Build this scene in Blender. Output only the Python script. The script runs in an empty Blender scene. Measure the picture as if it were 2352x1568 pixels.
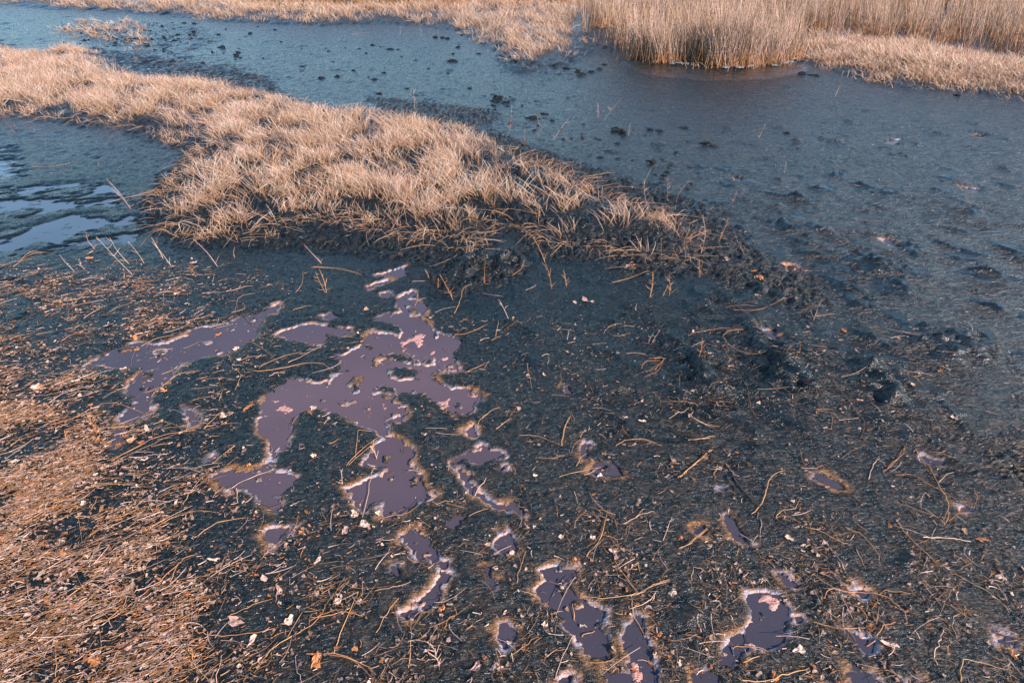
import bpy, math, random
import numpy as np
from mathutils import Vector, Matrix
random.seed(7); RS = np.random.RandomState(11)
C = bpy.context.scene.collection
sc = bpy.context.scene
R = math.radians
# ---------------------------------------------------------------- camera, sky, sun, exposure
CAM_H, PITCH, FPX = 1.60, R(32.0), 1568.0          # FPX: focal length for a 2352 px wide picture
cam = bpy.data.cameras.new('camera'); cam.lens = 24.0; cam.sensor_width = 36.0
cam.clip_start = 0.05; cam.clip_end = 2000
co = bpy.data.objects.new('camera', cam); C.objects.link(co)
co.location = (0, 0, CAM_H); co.rotation_euler = (R(90) - PITCH, 0, 0); sc.camera = co
SUN_EL, SUN_AZ = R(29), R(-40)                      # azimuth measured from +x; negative = a little behind the camera
sd = Vector((math.cos(SUN_EL) * math.cos(SUN_AZ), math.cos(SUN_EL) * math.sin(SUN_AZ), math.sin(SUN_EL)))
w = bpy.data.worlds.new('World'); sc.world = w; w.use_nodes = True
nt = w.node_tree; bg = nt.nodes['Background']
sky = nt.nodes.new('ShaderNodeTexSky'); sky.sky_type = 'NISHITA'; sky.sun_disc = False
sky.sun_elevation = SUN_EL; sky.sun_rotation = R(90) - SUN_AZ
sky.altitude = 200; sky.air_density = 1.0; sky.dust_density = 0.2; sky.ozone_density = 1.6
tm = nt.nodes.new('ShaderNodeMix'); tm.data_type = 'RGBA'; tm.blend_type = 'MULTIPLY'; tm.inputs[0].default_value = 1; tm.inputs[7].default_value = (.82, .97, 1.02, 1)
nt.links.new(sky.outputs[0], tm.inputs[6]); nt.links.new(tm.outputs[2], bg.inputs[0]); bg.inputs[1].default_value = 0.125
sl = bpy.data.lights.new('sun', 'SUN'); sl.energy = 5.0; sl.angle = R(0.5); sl.color = (1.0, 0.79, 0.68)
so = bpy.data.objects.new('sun', sl); C.objects.link(so); so.rotation_euler = sd.to_track_quat('Z', 'Y').to_euler()
sc.view_settings.view_transform = 'Standard'; sc.view_settings.look = 'None'
sc.view_settings.exposure = 1.12; sc.view_settings.gamma = 1.0

# ---------------------------------------------------------------- photo point -> ground point (2352 px basis)
cp, sp = math.cos(PITCH), math.sin(PITCH)
def P(px, py, z=0.0):
    u = (px - 1176.0) / FPX; v = (784.0 - py) / FPX
    d = (u, cp + v * sp, -sp + v * cp)
    t = (z - CAM_H) / min(d[2], -0.02)
    return (d[0] * t, d[1] * t)
K = 0.39083
OFF = {1: (0, 0), 2: (716.6, 0), 3: (1433.3, 0), 4: (0, 477.8), 5: (716.6, 477.8), 6: (1433.3, 477.8),
       7: (0, 955.5), 8: (716.6, 955.5), 9: (1433.3, 955.5)}
def ZP(z, x, y): return (OFF[z][0] + x * K, OFF[z][1] + y * K)
def zpoly(*parts):
    """parts: zone number followed by its points"""
    out = []; z = None
    for p in parts:
        if isinstance(p, int): z = p
        else: out.append(P(*ZP(z, *p)))
    return np.array(out)
def ppoly(pts): return np.array([P(*p) for p in pts])
def to_px(x, y, z=0.0):
    dz = z - CAM_H
    depth = y * cp - dz * sp
    return 1176 + FPX * x / depth, 784 - FPX * (y * sp + dz * cp) / depth

# ---------------------------------------------------------------- noise
_perm = np.random.RandomState(3).permutation(256).astype(np.int64); _perm = np.concatenate([_perm, _perm])
_ga = np.random.RandomState(4).rand(256) * 2 * np.pi; _gx, _gy = np.cos(_ga), np.sin(_ga)
def noise(x, y):
    xi = np.floor(x).astype(np.int64); yi = np.floor(y).astype(np.int64)
    xf = x - xi; yf = y - yi
    u = xf * xf * xf * (xf * (xf * 6 - 15) + 10); v = yf * yf * yf * (yf * (yf * 6 - 15) + 10)
    def g(ix, iy, fx, fy):
        h = _perm[_perm[ix & 255] + (iy & 255)]
        return _gx[h] * fx + _gy[h] * fy
    a = g(xi, yi, xf, yf); b = g(xi + 1, yi, xf - 1, yf); c = g(xi, yi + 1, xf, yf - 1); d = g(xi + 1, yi + 1, xf - 1, yf - 1)
    return ((a + (b - a) * u) * (1 - v) + (c + (d - c) * u) * v) * 1.5
def fbm(x, y, o=4, s=0.0):
    r = 0; a = 1.0; f = 1.0; t = 0
    for k in range(o):
        r = r + a * noise(x * f + 17.3 * k + s, y * f - 9.1 * k + s * 1.7); t += a; a *= 0.5; f *= 2.03
    return r / t
def sstep(a, b, x):
    t = np.clip((x - a) / (b - a), 0, 1); return t * t * (3 - 2 * t)
def sdf(poly, x, y):
    n = len(poly); d = np.full(x.shape, 1e9); ins = np.zeros(x.shape, bool)
    for i in range(n):
        ax, ay = poly[i]; bx, by = poly[(i + 1) % n]
        ex, ey = bx - ax, by - ay
        wx, wy = x - ax, y - ay
        t = np.clip((wx * ex + wy * ey) / (ex * ex + ey * ey + 1e-12), 0, 1)
        d = np.minimum(d, (wx - ex * t) ** 2 + (wy - ey * t) ** 2)
        c = ((ay > y) != (by > y))
        if abs(ey) > 1e-12:
            ins ^= c & (x < ax + ex * (y - ay) / ey)
    d = np.sqrt(d)
    return np.where(ins, -d, d)
def sdf_set(polys, x, y, far=1.0, margin=0.3):
    r = np.full(x.shape, float(far))
    for p in polys:
        lo = p.min(0) - margin; hi = p.max(0) + margin
        m = (x > lo[0]) & (x < hi[0]) & (y > lo[1]) & (y < hi[1])
        if m.any(): r[m] = np.minimum(r[m], sdf(p, x[m], y[m]))
    return r

# ---------------------------------------------------------------- traced layout
POOLS = [
 zpoly(4,(600,860),(640,820),(820,785),(900,800),(1000,790),(1070,750),(1150,700),(1300,680),(1400,640),(1500,620),(1560,590),(1640,555),(1610,610),(1545,630),(1530,680),(1510,750),(1440,790),(1380,830),(1330,850),(1200,870),(1090,900),(1020,950),(980,1010),(940,1050),(890,1080),(885,1190),(860,1220),(800,1240),(750,1310),(700,1370),(650,1410),(628,1395),(680,1320),(700,1230),(750,1170),(800,1130),(740,1090),(760,1030),(790,990),(840,960),(840,925),(700,935),(600,925),(500,945),(470,930),(560,890)),
 zpoly(4,(1620,740),(1680,710),(1760,690),(1860,680),(1960,700),(2060,700),(2060,740),(1990,745),(1920,735),(1890,800),(1780,780),(1700,770)),
 zpoly(5,(350,655),(440,622),(530,600),(500,570),(490,530),(540,500),(600,478),(612,495),(560,530),(640,540),(668,590),(650,640),(690,680),(715,722),(770,740),(830,745),(880,785),(860,820),(820,850),(850,900),(858,960),(790,955),(700,975),(740,1030),(800,1050),(900,1055),(960,1065),(1000,1100),(965,1150),(950,1195),(860,1215),(810,1170),(740,1140),(700,1100),(650,1080),(540,1070),(480,1100),(470,1140),(540,1170),(550,1200),(530,1240),(450,1250),(430,1290),(440,1330),(520,1350),(560,1390),(600,1420),(580,1480),(600,1550),
   8,(640,350),(640,390),(690,440),(720,460),(640,480),(560,530),(500,570),(450,590),(400,580),(410,500),(380,480),(300,545),(270,500),(230,440),(200,420),(250,390),(330,360),(430,340),(450,310),(400,290),(300,270),(330,220),(380,180),(420,130),(400,90),(340,60),(260,20),
   5,(230,1240),(160,1205),(60,1180),(0,1170),
   4,(1900,1175),(1800,1180),(1720,1230),(1740,1290),(1700,1340),(1640,1430),
   7,(1620,160),(1620,300),(1700,340),(1760,370),(1700,420),(1660,470),(1630,570),(1600,560),(1540,490),(1490,430),(1430,425),(1340,450),(1290,400),(1240,340),(1300,330),(1450,310),(1560,290),(1600,230),(1590,170),(1540,100),(1530,50),
   4,(1530,1300),(1520,1230),(1530,1150),(1580,1090),(1640,1050),(1700,995),(1760,1010),(1860,1030),(1950,1010),(1970,960),(2010,930),(2000,890),(1930,880),(2000,860),(2080,830),(2130,790),(2170,740),(2210,715),
   5,(466,740),(500,780),(530,720),(500,680),(430,668)),
 zpoly(5,(350,395),(400,380),(450,375),(540,345),(555,390),(500,402),(440,395),(400,392)),
 zpoly(5,(320,450),(400,430),(470,420),(440,436),(370,450),(330,480)),
 zpoly(5,(410,500),(450,490),(470,510),(440,530)),
 zpoly(5,(60,625),(120,610),(160,640),(110,650)),
 zpoly(8,(880,80),(930,60),(970,90),(950,120),(900,110)),
 zpoly(8,(960,160),(1000,150),(1050,190),(1100,190),(1130,230),(1050,240),(1000,280),(900,245),(850,275),(860,300),(930,340),(930,380),(980,440),(1050,500),(1130,520),(1170,490),(1230,510),(1240,570),(1190,550),(1100,545),(1030,515),(960,460),(910,395),(880,325),(825,270),(900,220),(960,200)),
 zpoly(8,(1070,290),(1150,280),(1160,310),(1100,310)),
 zpoly(8,(800,605),(840,585),(890,590),(890,640),(850,660),(820,650)),
 zpoly(8,(1080,700),(1160,680),(1190,760),(1200,800),(1100,790),(1080,750)),
 zpoly(8,(530,700),(600,650),(650,680),(710,740),(730,800),(800,840),(780,875),(730,860),(660,820),(610,820),(590,770),(540,740)),
 zpoly(8,(750,880),(810,930),(770,1020),(750,1080),(680,1130),(610,1070),(690,1030),(735,960)),
 zpoly(8,(540,1130),(620,1110),(640,1160),(560,1200)),
 zpoly(8,(460,880),(510,870),(505,925),(470,915)),
 zpoly(8,(1020,890),(1065,900),(1065,960),(1115,980),(1090,1015),(1035,1010),(1030,960)),
 zpoly(8,(1075,1220),(1130,1220),(1190,1260),(1225,1310),(1150,1375),(1080,1300)),
 zpoly(8,(1560,170),(1600,140),(1650,160),(1620,210),(1600,250),(1570,210)),
 zpoly(8,(1640,330),(1680,280),(1780,280),(1810,330),(1840,347),(1700,342)),
 zpoly(8,(1340,890),(1430,870),(1540,870),(1560,900),(1540,940),(1500,980),(1530,1050),(1600,1080),(1700,1120),(1710,1180),(1690,1250),(1730,1330),(1740,1390),(1680,1400),(1630,1420),(1600,1360),(1560,1320),(1540,1260),(1480,1220),(1460,1150),(1400,1100),(1330,1050),(1310,1020),(1390,960),(1370,920)),
 zpoly(8,(1820,1270),(1860,1210),(1890,1160),(1960,1180),(1960,1230),(1980,1300),(2020,1340),(2035,1440),(2035,1568),(2000,1640),(1850,1660),(1750,1600),(1730,1480),(1790,1510),(1850,1500),(1850,1420),(1830,1350)),
 zpoly(8,(1460,1530),(1530,1520),(1560,1600),(1470,1640)),
 zpoly(9,(740,1040),(860,1040),(960,1060),(980,1120),(970,1180),(950,1220),(930,1300),(860,1340),(760,1350),(700,1420),(640,1460),(550,1460),(590,1380),(640,1310),(720,1240),(760,1190),(740,1120)),
 zpoly(9,(990,1180),(1060,1170),(1050,1195),(1000,1200)),
 zpoly(9,(400,1490),(470,1480),(530,1500),(520,1640),(400,1640)),
 zpoly(9,(1105,330),(1160,325),(1240,370),(1320,430),(1240,432),(1180,400),(1120,370)),
 zpoly(9,(590,565),(640,620),(700,690),(780,745),(730,730),(660,705),(605,640)),
 zpoly(9,(1755,220),(1820,240),(1885,270),(1830,285),(1770,260)),
 zpoly(9,(1370,990),(1440,1025),(1420,1055),(1370,1040)),
 zpoly(9,(1265,1250),(1370,1280),(1450,1300),(1470,1330),(1400,1375),(1340,1330)),
 zpoly(9,(1350,1450),(1440,1500),(1520,1540),(1570,1660),(1350,1660)),
 zpoly(9,(865,895),(930,920),(1000,975),(1035,1010),(980,1003),(920,960)),
 zpoly(9,(560,418),(610,418),(605,442),(570,438)),
 zpoly(9,(2160,1230),(2270,1270),(2290,1325),(2210,1325)),
 zpoly(9,(430,640),(475,655),(465,695),(430,675)),
 zpoly(9,(1700,1540),(1760,1530),(1800,1640),(1690,1640)),
 zpoly(9,(1960,530),(2030,520),(2040,550),(1990,560)),
 zpoly(7,(1555,660),(1620,640),(1740,640),(1700,690),(1640,720),(1590,775),(1540,710)),
 zpoly(7,(1205,235),(1260,215),(1255,255),(1215,262)),
 zpoly(4,(1090,1160),(1160,1195),(1155,1275),(1105,1262)),
 zpoly(5,(1480,1045),(1515,1040),(1520,1080),(1490,1095)),
 zpoly(3,(1530,828),(1612,820),(1608,850),(1560,850)), zpoly(3,(2050,792),(2112,797),(2100,812),(2070,808)),
 zpoly(3,(1965,1095),(2080,1110),(2060,1130),(1995,1120)), zpoly(3,(640,1042),(690,1045),(680,1060),(650,1060)),
 zpoly(6,(1500,185),(1560,180),(1650,235),(1590,235)), zpoly(6,(820,712),(880,705),(915,765),(870,785),(830,750)),
 zpoly(6,(1040-100,330),(1000,335),(1040,370),(970,380)),
 ]
REEDPOOL = [ppoly([(1450,150),(1530,156),(1640,168),(1710,165),(1800,152),(1840,150),(1830,166),(1740,180),(1620,184),(1500,172)]),
]
ISLETS = [
 zpoly(4,(880,830),(930,815),(970,830),(950,870),(910,878)), zpoly(4,(1180,780),(1240,770),(1235,800),(1190,798)),
 zpoly(5,(340,915),(420,850),(500,850),(560,870),(640,880),(655,910),(600,918),(520,900),(440,885),(400,895),(370,925)),
 zpoly(5,(450,940),(540,930),(640,950),(625,1000),(520,1012),(440,985)), zpoly(5,(355,1065),(390,1035),(480,1045),(495,1090),(420,1100),(365,1095)),
 zpoly(5,(195,1030),(270,980),(315,995),(260,1030),(200,1045)), zpoly(5,(442,1280),(480,1253),(540,1268),(548,1300),(500,1328),(455,1312)),
 zpoly(5,(555,600),(620,588),(612,625),(570,626)), zpoly(5,(650,915),(700,868),(745,880),(710,925)), zpoly(5,(165,1140),(205,1130),(205,1160),(170,1160)),
 zpoly(9,(725,1330),(790,1325),(800,1350),(740,1360)),
]
SCUM = [   # pinkish algae rafts lying at the water line
 zpoly(5,(500,790),(560,760),(640,730),(690,740),(650,765),(680,800),(640,810),(600,780),(560,790),(570,840),(640,870),(560,860),(510,830)),
 zpoly(5,(690,830),(720,820),(730,850),(700,860)), zpoly(5,(730,870),(800,850),(800,885),(740,905)), zpoly(5,(760,945),(840,925),(860,965),(790,965)),
 zpoly(5,(720,1120),(800,1095),(815,1130),(790,1180),(740,1135)), zpoly(5,(310,1095),(345,1060),(350,1110),(400,1105),(350,1125)),
 zpoly(5,(900,1065),(980,1060),(1000,1110),(930,1115)), zpoly(5,(388,1125),(420,1140),(430,1190),(405,1190)), zpoly(5,(320,1175),(355,1185),(340,1215),(320,1215)),
 zpoly(4,(1600,1160),(1680,1160),(1740,1170),(1690,1200),(1620,1190)), zpoly(4,(1580,1100),(1650,1120),(1600,1140)),
 zpoly(9,(745,1090),(800,1060),(860,1040),(945,1060),(940,1100),(880,1150),(840,1180),(840,1120),(790,1100)), zpoly(9,(795,1360),(800,1335),(840,1345),(850,1380),(820,1395)),
 zpoly(8,(1840,1450),(1900,1430),(1950,1450),(1950,1520),(1930,1568),(1900,1600),(1870,1568)), zpoly(8,(460,335),(525,345),(520,360),(470,350)),
 zpoly(4,(810,930),(850,920),(850,945),(815,950)), zpoly(9,(1450,930),(1560,900),(1570,960),(1480,970)),
 zpoly(4,(605,850),(660,820),(660,850),(620,870)),
]
# half-flooded streaky mud on the left
WET = [ppoly([(-120,330),(40,335),(70,400),(20,430),(-120,430)]), ppoly([(-120,425),(60,425),(200,415),(270,425),(300,450),(270,475),(150,480),(60,500),(-120,540)]),
       ppoly([(-120,545),(60,520),(160,490),(330,485),(340,520),(320,560),(190,570),(40,600),(-120,620)]),
       ppoly([(-120,600),(30,620),(50,650),(-120,680)]), ppoly([(-120,690),(40,705),(70,730),(20,755),(-120,770)])]
ISLAND = [ppoly([(-300,290),(-300,90),(-60,85),(0,98),(60,125),(150,118),(215,112),(245,140),(300,172),(380,185),(470,192),(540,200),(600,212),(650,228),(740,250),(870,262),(960,282),(1080,295),(1120,315),(1180,350),(1260,380),(1340,415),(1400,450),(1480,485),(1550,500),(1600,530),(1640,570),(1610,600),(1540,612),(1450,618),(1410,590),(1330,578),(1265,575),(1200,540),(1150,520),(1110,560),(1090,595),(1020,580),(960,562),(880,545),(790,520),(700,520),(640,540),(540,560),(430,555),(370,530),(340,480),(370,430),(420,380),(430,355),(380,325),(310,305),(210,290),(100,275),(0,268)])]
def W(x, y): return (x, y)
BANK = [np.array([P(-500,2), P(0,8), P(80,17), P(230,28), P(330,32), P(420,40), P(520,50), P(640,57), P(720,60), P(820,57), P(900,57), P(1000,62), P(1060,75), P(1105,95), P(1135,118), P(1160,148), P(1200,168), P(1260,158), P(1330,132), P(1370,108), P(1430,120), P(1456,148), P(1540,152), P(1628,158), P(1655,168), P(1703,162), P(1760,152), P(1808,148), P(1839,147), P(1894,158), P(1960,174), P(2027,193), P(2097,201), P(2175,206), P(2253,216), P(2352,230), P(2700,260), (60, 9), (300, 20), (300, 400), (-300, 400), (-300, 40)])]
REEDS = np.array([P(1305,82), P(1350,98), P(1400,108), P(1436,122), P(1456,146), P(1540,151), P(1628,156), P(1654,165), P(1703,160), P(1760,151), P(1808,146), P(1835,120), P(1850,104), P(1941,103), P(1988,110), P(2121,118), P(2234,142), P(2352,161), P(2700,190), (30, 13), (30, 15.5), (9.5, 14.6), (6.0, 16.5), (4.0, 19), (2.0, 17.5)])
# mud relief: short ridges (zone, points, height m, steepness width m)
RIDGES = [(6,[(1400,975),(1440,955),(1500,1010),(1560,1080),(1640,1160)],.046,.030),(6,[(1440,960),(1530,985)],.036,.03),(6,[(1510,1190),(1540,1150)],.035,.016),
 (6,[(690,700),(760,790),(830,880),(930,960),(1060,1020)],.045,.030),(6,[(720,690),(830,800),(960,850),(1080,880)],.030,.020),(6,[(860,900),(950,930),(1060,990)],.030,.018),(6,[(760,900),(880,980),(1040,1090)],.028,.024),
 (6,[(330,850),(430,900),(450,1060)],.030,.024),(6,[(430,880),(540,905)],.030,.02),(6,[(440,830),(430,960),(520,1100)],.028,.02),(6,[(300,960),(400,1000)],.022,.02),(6,[(150,780),(230,750),(330,800)],.022,.02),
 (6,[(1700,810),(1790,800),(1850,790)],.032,.02),(6,[(1900,760),(1970,760),(2010,830)],.036,.028),(6,[(1850,860),(1870,830),(1990,900)],.030,.03),(6,[(1810,900),(1830,880)],.03,.03),(6,[(1900,930),(1940,900)],.022,.02),(6,[(2080,910),(2120,920)],.022,.02),(6,[(2100,820),(2150,820)],.02,.02),
 (6,[(1310,540),(1380,590),(1440,570)],.028,.022),(6,[(1560,430),(1640,490)],.030,.03),(6,[(1480,450),(1560,490)],.020,.02),(6,[(1500,500),(1640,535)],.020,.02),(6,[(1290,330),(1440,340),(1600,360)],.026,.025),(6,[(1360,370),(1470,380)],.020,.02),
 (6,[(860,125),(950,95)],.045,.03),(6,[(990,130),(1020,125)],.02,.02),(6,[(1070,130),(1120,130)],.035,.025),(6,[(620,120),(690,135)],.035,.03),(6,[(1650,240),(1720,245)],.04,.02),(6,[(1030,270),(1150,290)],.02,.02),
 (6,[(1120,400),(1220,440),(1250,500)],.026,.025),(6,[(620,560),(680,555)],.022,.03),(6,[(390,500),(440,470)],.024,.03),
 (6,[(1730,700),(1800,720)],.02,.02),(6,[(1560,640),(1700,760)],.012,.03),(6,[(1740,1060),(1840,1140),(1900,1250)],.012,.02),(9,[(370,1230),(400,1180),(450,1200)],.02,.02),(9,[(1190,1120),(1260,1030)],.022,.02),(9,[(1600,890),(1700,840),(1730,900)],.022,.02),
 (3,[(1230,1040),(1250,1035)],.04,.025),(3,[(1000,840),(1020,835)],.05,.025),(3,[(1230,840),(1270,832)],.04,.025),(3,[(890,755),(930,760)],.03,.03),(3,[(140,965),(200,955)],.04,.03),(3,[(440,990),(470,990)],.035,.03),(3,[(430,1030),(450,1030)],.03,.02),
 (3,[(1110,1110),(1190,1130)],.03,.03),(3,[(1840,1045),(1890,1055)],.03,.03),(3,[(1290,715),(1330,720)],.03,.03),
 (5,[(820,420),(930,340),(1050,290),(1130,290)],.06,.05),(5,[(860,380),(1000,330)],.04,.03),(5,[(1080,380),(1180,310)],.05,.03),(5,[(1100,660),(1170,680)],.02,.02)]
ROUGH = [ppoly([(1180,500),(1420,560),(1560,520),(1660,520),(1760,600),(1860,640),(1900,700),(1850,740),(1790,680),(1700,665),(1600,630),(1450,640),(1380,600),(1200,590)]),
         ppoly([(1040,600),(1180,585),(1210,620),(1120,660),(1010,680),(990,640)]), zpoly(6,(60,560),(200,700),(420,720),(560,860),(540,1060),(400,1040),(300,900),(120,800),(20,660)),
         zpoly(6,(680,680),(820,800),(1080,980),(1060,1060),(860,960),(700,840)), zpoly(6,(1680,720),(2000,720),(2160,860),(2040,960),(1760,860)), zpoly(6,(1280,320),(1620,340),(1650,520),(1400,600)),
         ppoly([(560,520),(900,545),(1060,600),(1000,610),(800,580),(560,572)]),ppoly([(1120,300),(1250,350),(1340,380),(1480,430),(1640,480),(1660,530),(1560,520),(1340,440),(1150,370)]),
         ppoly([(2280,1040),(2352,1040),(2400,1110),(2290,1090)]), ppoly([(850,225),(960,235),(1130,255),(1150,275),(1080,300),(900,270)]),
         ppoly([(200,110),(540,160),(620,190),(650,220),(500,200),(260,160)])]

FARD = [ppoly([(150,62),(330,50),(480,66),(520,90),(430,125),(300,118),(200,95)]), ppoly([(300,100),(560,150),(640,185),(600,205),(420,175),(260,130)]), ppoly([(1150,140),(1330,150),(1370,175),(1260,185),(1150,170)]), ppoly([(1850,140),(1980,170),(2200,205),(2352,222),(2352,236),(2180,216),(1960,185)])]
# ---------------------------------------------------------------- ground sheet
def spaced(a, b, c, d0, steps):
    """coordinates a..b, finest at c; steps: (distance, growth per metre up to that distance)"""
    def side(L):
        out = [0.0]; d = d0
        while out[-1] < L:
            g = next(gg for lim, gg in steps if out[-1] < lim)
            nx_ = out[-1] + d; d += g * d; out.append(nx_)
        return out
    up = side(b - c); dn = side(c - a)
    return np.array([c - v for v in dn[:0:-1]] + [c + v for v in up])
XS = spaced(-260, 260, 0.0, .0050, ((3.0, .0045), (9, .013), (1e9, .05)))
YS = spaced(-60, 400, 1.30, .0046, ((4.2, .0042), (15, .011), (1e9, .05)))
GX, GY = np.meshgrid(XS, YS)
near = (GY > -0.5) & (GY < 16) & (np.abs(GX) < 12)
wx = GX + .022 * fbm(GX * 9, GY * 9, 3, 1.0) + .020 * fbm(GX * 32, GY * 32, 4, 2.0)
wy = GY + .022 * fbm(GX * 9, GY * 9, 3, 5.0) + .020 * fbm(GX * 32, GY * 32, 4, 7.0)
S = np.full(GX.shape, 1.0)
S[near] = sdf_set(POOLS, wx[near], wy[near])
I = np.full(GX.shape, 1.0); I[near] = sdf_set(ISLETS, wx[near], wy[near])
S = np.maximum(S, -I)
S[near] = np.maximum(S[near], (.10 * (fbm(GX[near] * 17, GY[near] * 17, 3, 110.) - .36)))
SC = np.full(GX.shape, 1.0); SC[near] = sdf_set(SCUM, wx[near] + .01 * fbm(GX[near] * 50, GY[near] * 50, 2, 3.), wy[near])
WT = np.full(GX.shape, 1.0); WT[near] = sdf_set(WET, GX[near], GY[near])
ISl = np.full(GX.shape, 2.0); ISl[near] = sdf_set(ISLAND, GX[near] + .12 * fbm(GX[near] * 3, GY[near] * 3, 3, 4.), GY[near] + .12 * fbm(GX[near] * 3, GY[near] * 3, 3, 8.), 2.0, 1.0)
BK = sdf(BANK[0], GX + .2 * fbm(GX * 1.5, GY * 1.5, 3, 14.), GY + .25 * fbm(GX * 1.5, GY * 1.5, 3, 18.))
RG = np.full(GX.shape, 1.0); RG[near] = sdf_set(ROUGH, GX[near], GY[near])
nrs = np.clip(1.5 - GY / 20, .3, 1)
Z = .003 + .0035 * fbm(GX * 1.8, GY * 1.8, 3, 30.) + .0030 * fbm(GX * 11, GY * 11, 3, 31.) + .0022 * fbm(GX * 45, GY * 45, 2, 32.)
# flow streaks of the channel mud: fine wrinkles stretched along its course
ch = sstep(.0, 1.6, GX * .75 + GY * .42 - 1.5)
ch = np.maximum(ch, sstep(4.2, 6.0, GY))
fa = R(-38); u_, v_ = GX * math.cos(fa) + GY * math.sin(fa), -GX * math.sin(fa) + GY * math.cos(fa)
Z += ch * (.0014 * fbm(u_ * 6, v_ * 20, 3, 40.) + .0024 * fbm(u_ * 22, v_ * 60, 2, 41.) + .008 * np.clip(fbm(u_ * 1.6, v_ * 3.5, 3, 43.) - .22, 0, 1)) + ch * .004
Z += ch * (.0040 * np.abs(fbm(u_ * 6.0, v_ * 10, 4, 44.)) * 1.8 + .0050 * fbm(GX * 15 + 3 * fbm(GX, GY, 2, 36.), GY * 12, 3, 37.) * sstep(-.2, .3, fbm(GX * 1.2, GY * 1.2, 2, 38.))) - ch * .022 * np.clip(fbm(u_ * 5, v_ * 8, 3, 49.) - .30, 0, .3) + ch * .05 * np.clip(fbm(GX * 4.5, GY * 4.5, 3, 39.) - .38, 0, .3)
lf = sstep(.2, -.6, GX) * sstep(5, 3, GY)
Z += lf * .0022 * fbm(GX * 9 + GY * 4, GY * 32 - GX * 9, 3, 42.)
# broad wet folds of the mud on the right
fm = sstep(.1, .7, GX) * sstep(5.2, 3.6, GY) * sstep(1.1, 1.9, GY)
Z += fm * (.016 * np.clip(1 - np.abs(fbm(u_ * 2.6, v_ * 6.5, 3, 45.)) * 3.0, 0, 1) ** 2 * sstep(-.25, .25, fbm(GX * 1.5, GY * 1.5, 2, 46.)) + .004 * fbm(u_ * 9, v_ * 20, 3, 47.))
Z += (1 - sstep(6, 9, GY)) * .0028 * np.abs(fbm(GX * 26, GY * 26, 3, 48.)) * 1.6
# rough, trampled or plant-choked mud
rgz = np.full(GX.shape, 1.0); rgz[near] = sdf_set([ROUGH[i] for i in (2, 3, 4, 5)], GX[near], GY[near])
rm = np.maximum(sstep(.10, -.05, RG) * (.32 + .68 * sstep(-.05, .10, rgz)), .8 * sstep(.16, .0, ISl))
FD = np.full(GX.shape, 1.0); FD[near] = sdf_set(FARD, GX[near], GY[near])
Z += .75 * sstep(.25, -.25, FD) * (.05 * np.clip(fbm(GX * 3.5, GY * 4.5, 4, 54.) - .05, 0, 1) + .02 * np.clip(fbm(GX * 12, GY * 12, 3, 55.), 0, 1))
rd = 1 - np.abs(fbm(GX * 9, GY * 9, 3, 50.)) * 2.6
rd2 = 1 - np.abs(fbm(GX * 24, GY * 24, 3, 51.)) * 2.6
rd3 = 1 - np.abs(fbm(u_ * 14, v_ * 34, 3, 53.)) * 2.8
Z += rm * (.014 * np.clip(rd, -.2, 1) ** 2 + .010 * np.clip(rd2, -.4, 1) + .010 * np.clip(rd3, -.5, 1) + .006 * fbm(GX * 70, GY * 70, 2, 52.) - .012)
rr = random.Random(5)
for k in range(125):
    px = rr.uniform(1180, 2420); py = rr.uniform(540, 990) + (px - 1800) * .06
    if k > 60: px = rr.uniform(1450, 2400); py = rr.uniform(300, 620)
    x, y = P(px, py); L_ = rr.uniform(.05, .22); a = R(-38) + rr.gauss(0, .35); q2 = (x + L_ * math.cos(a), y + L_ * math.sin(a)); m2 = ((x + q2[0]) / 2 + rr.gauss(0, .02), (y + q2[1]) / 2 + rr.gauss(0, .02))
    RIDGES.append((None, [(x, y), m2, q2], rr.uniform(.008, .030), rr.uniform(.010, .020)))
RW = np.zeros(GX.shape)
for z, pts, h, wd in RIDGES:
    q = [P(*ZP(z, *p)) for p in pts] if z else pts
    lo = np.min(q, 0) - wd * 8; hi = np.max(q, 0) + wd * 8
    iy0, iy1 = np.searchsorted(YS, [lo[1], hi[1]]); ix0, ix1 = np.searchsorted(XS, [lo[0], hi[0]])
    gx, gy = GX[iy0:iy1, ix0:ix1], GY[iy0:iy1, ix0:ix1]
    best = np.full(gx.shape, 1e9); hh = np.zeros(gx.shape)
    gxx = gx + wd * 1.3 * fbm(gx * 8, gy * 8, 2, h * 90); gyy = gy + wd * 1.3 * fbm(gx * 8, gy * 8, 2, h * 77)
    for i in range(len(q) - 1):
        (ax, ay), (bx, by) = q[i], q[i + 1]; ex, ey = bx - ax, by - ay
        t = np.clip(((gxx - ax) * ex + (gyy - ay) * ey) / (ex * ex + ey * ey + 1e-9), 0, 1)
        dx, dy = gxx - ax - ex * t, gyy - ay - ey * t
        d = np.hypot(dx, dy)
        # steep towards the left (-x), long soft tail towards the right
        side = 1.6 + .75 * np.tanh(dx / wd)
        T = (i + t) / (len(q) - 1)
        val = np.exp(-d / (wd * side)) * (1 - .35 * np.abs(T * 2 - 1)) * (.80 + .55 * fbm(gx * 12, gy * 12, 2, 60.))
        hh = np.maximum(hh, val)
    Z[iy0:iy1, ix0:ix1] += .95 * h * hh; RW[iy0:iy1, ix0:ix1] = np.maximum(RW[iy0:iy1, ix0:ix1], sstep(.12, .45, hh) * (gy < 5))
WATER_Z = -.007
near_shore = sstep(-.004, .05, S); Z = Z * near_shore + (WATER_Z + .003 + .25 * (Z - .003)) * (1 - near_shore)
land = sstep(-.010, .004, S)
Z = np.maximum(Z, WATER_Z + .002) * land + (-.026) * (1 - land) + .0016 * np.exp(-((S - .012) / .010) ** 2)
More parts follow.
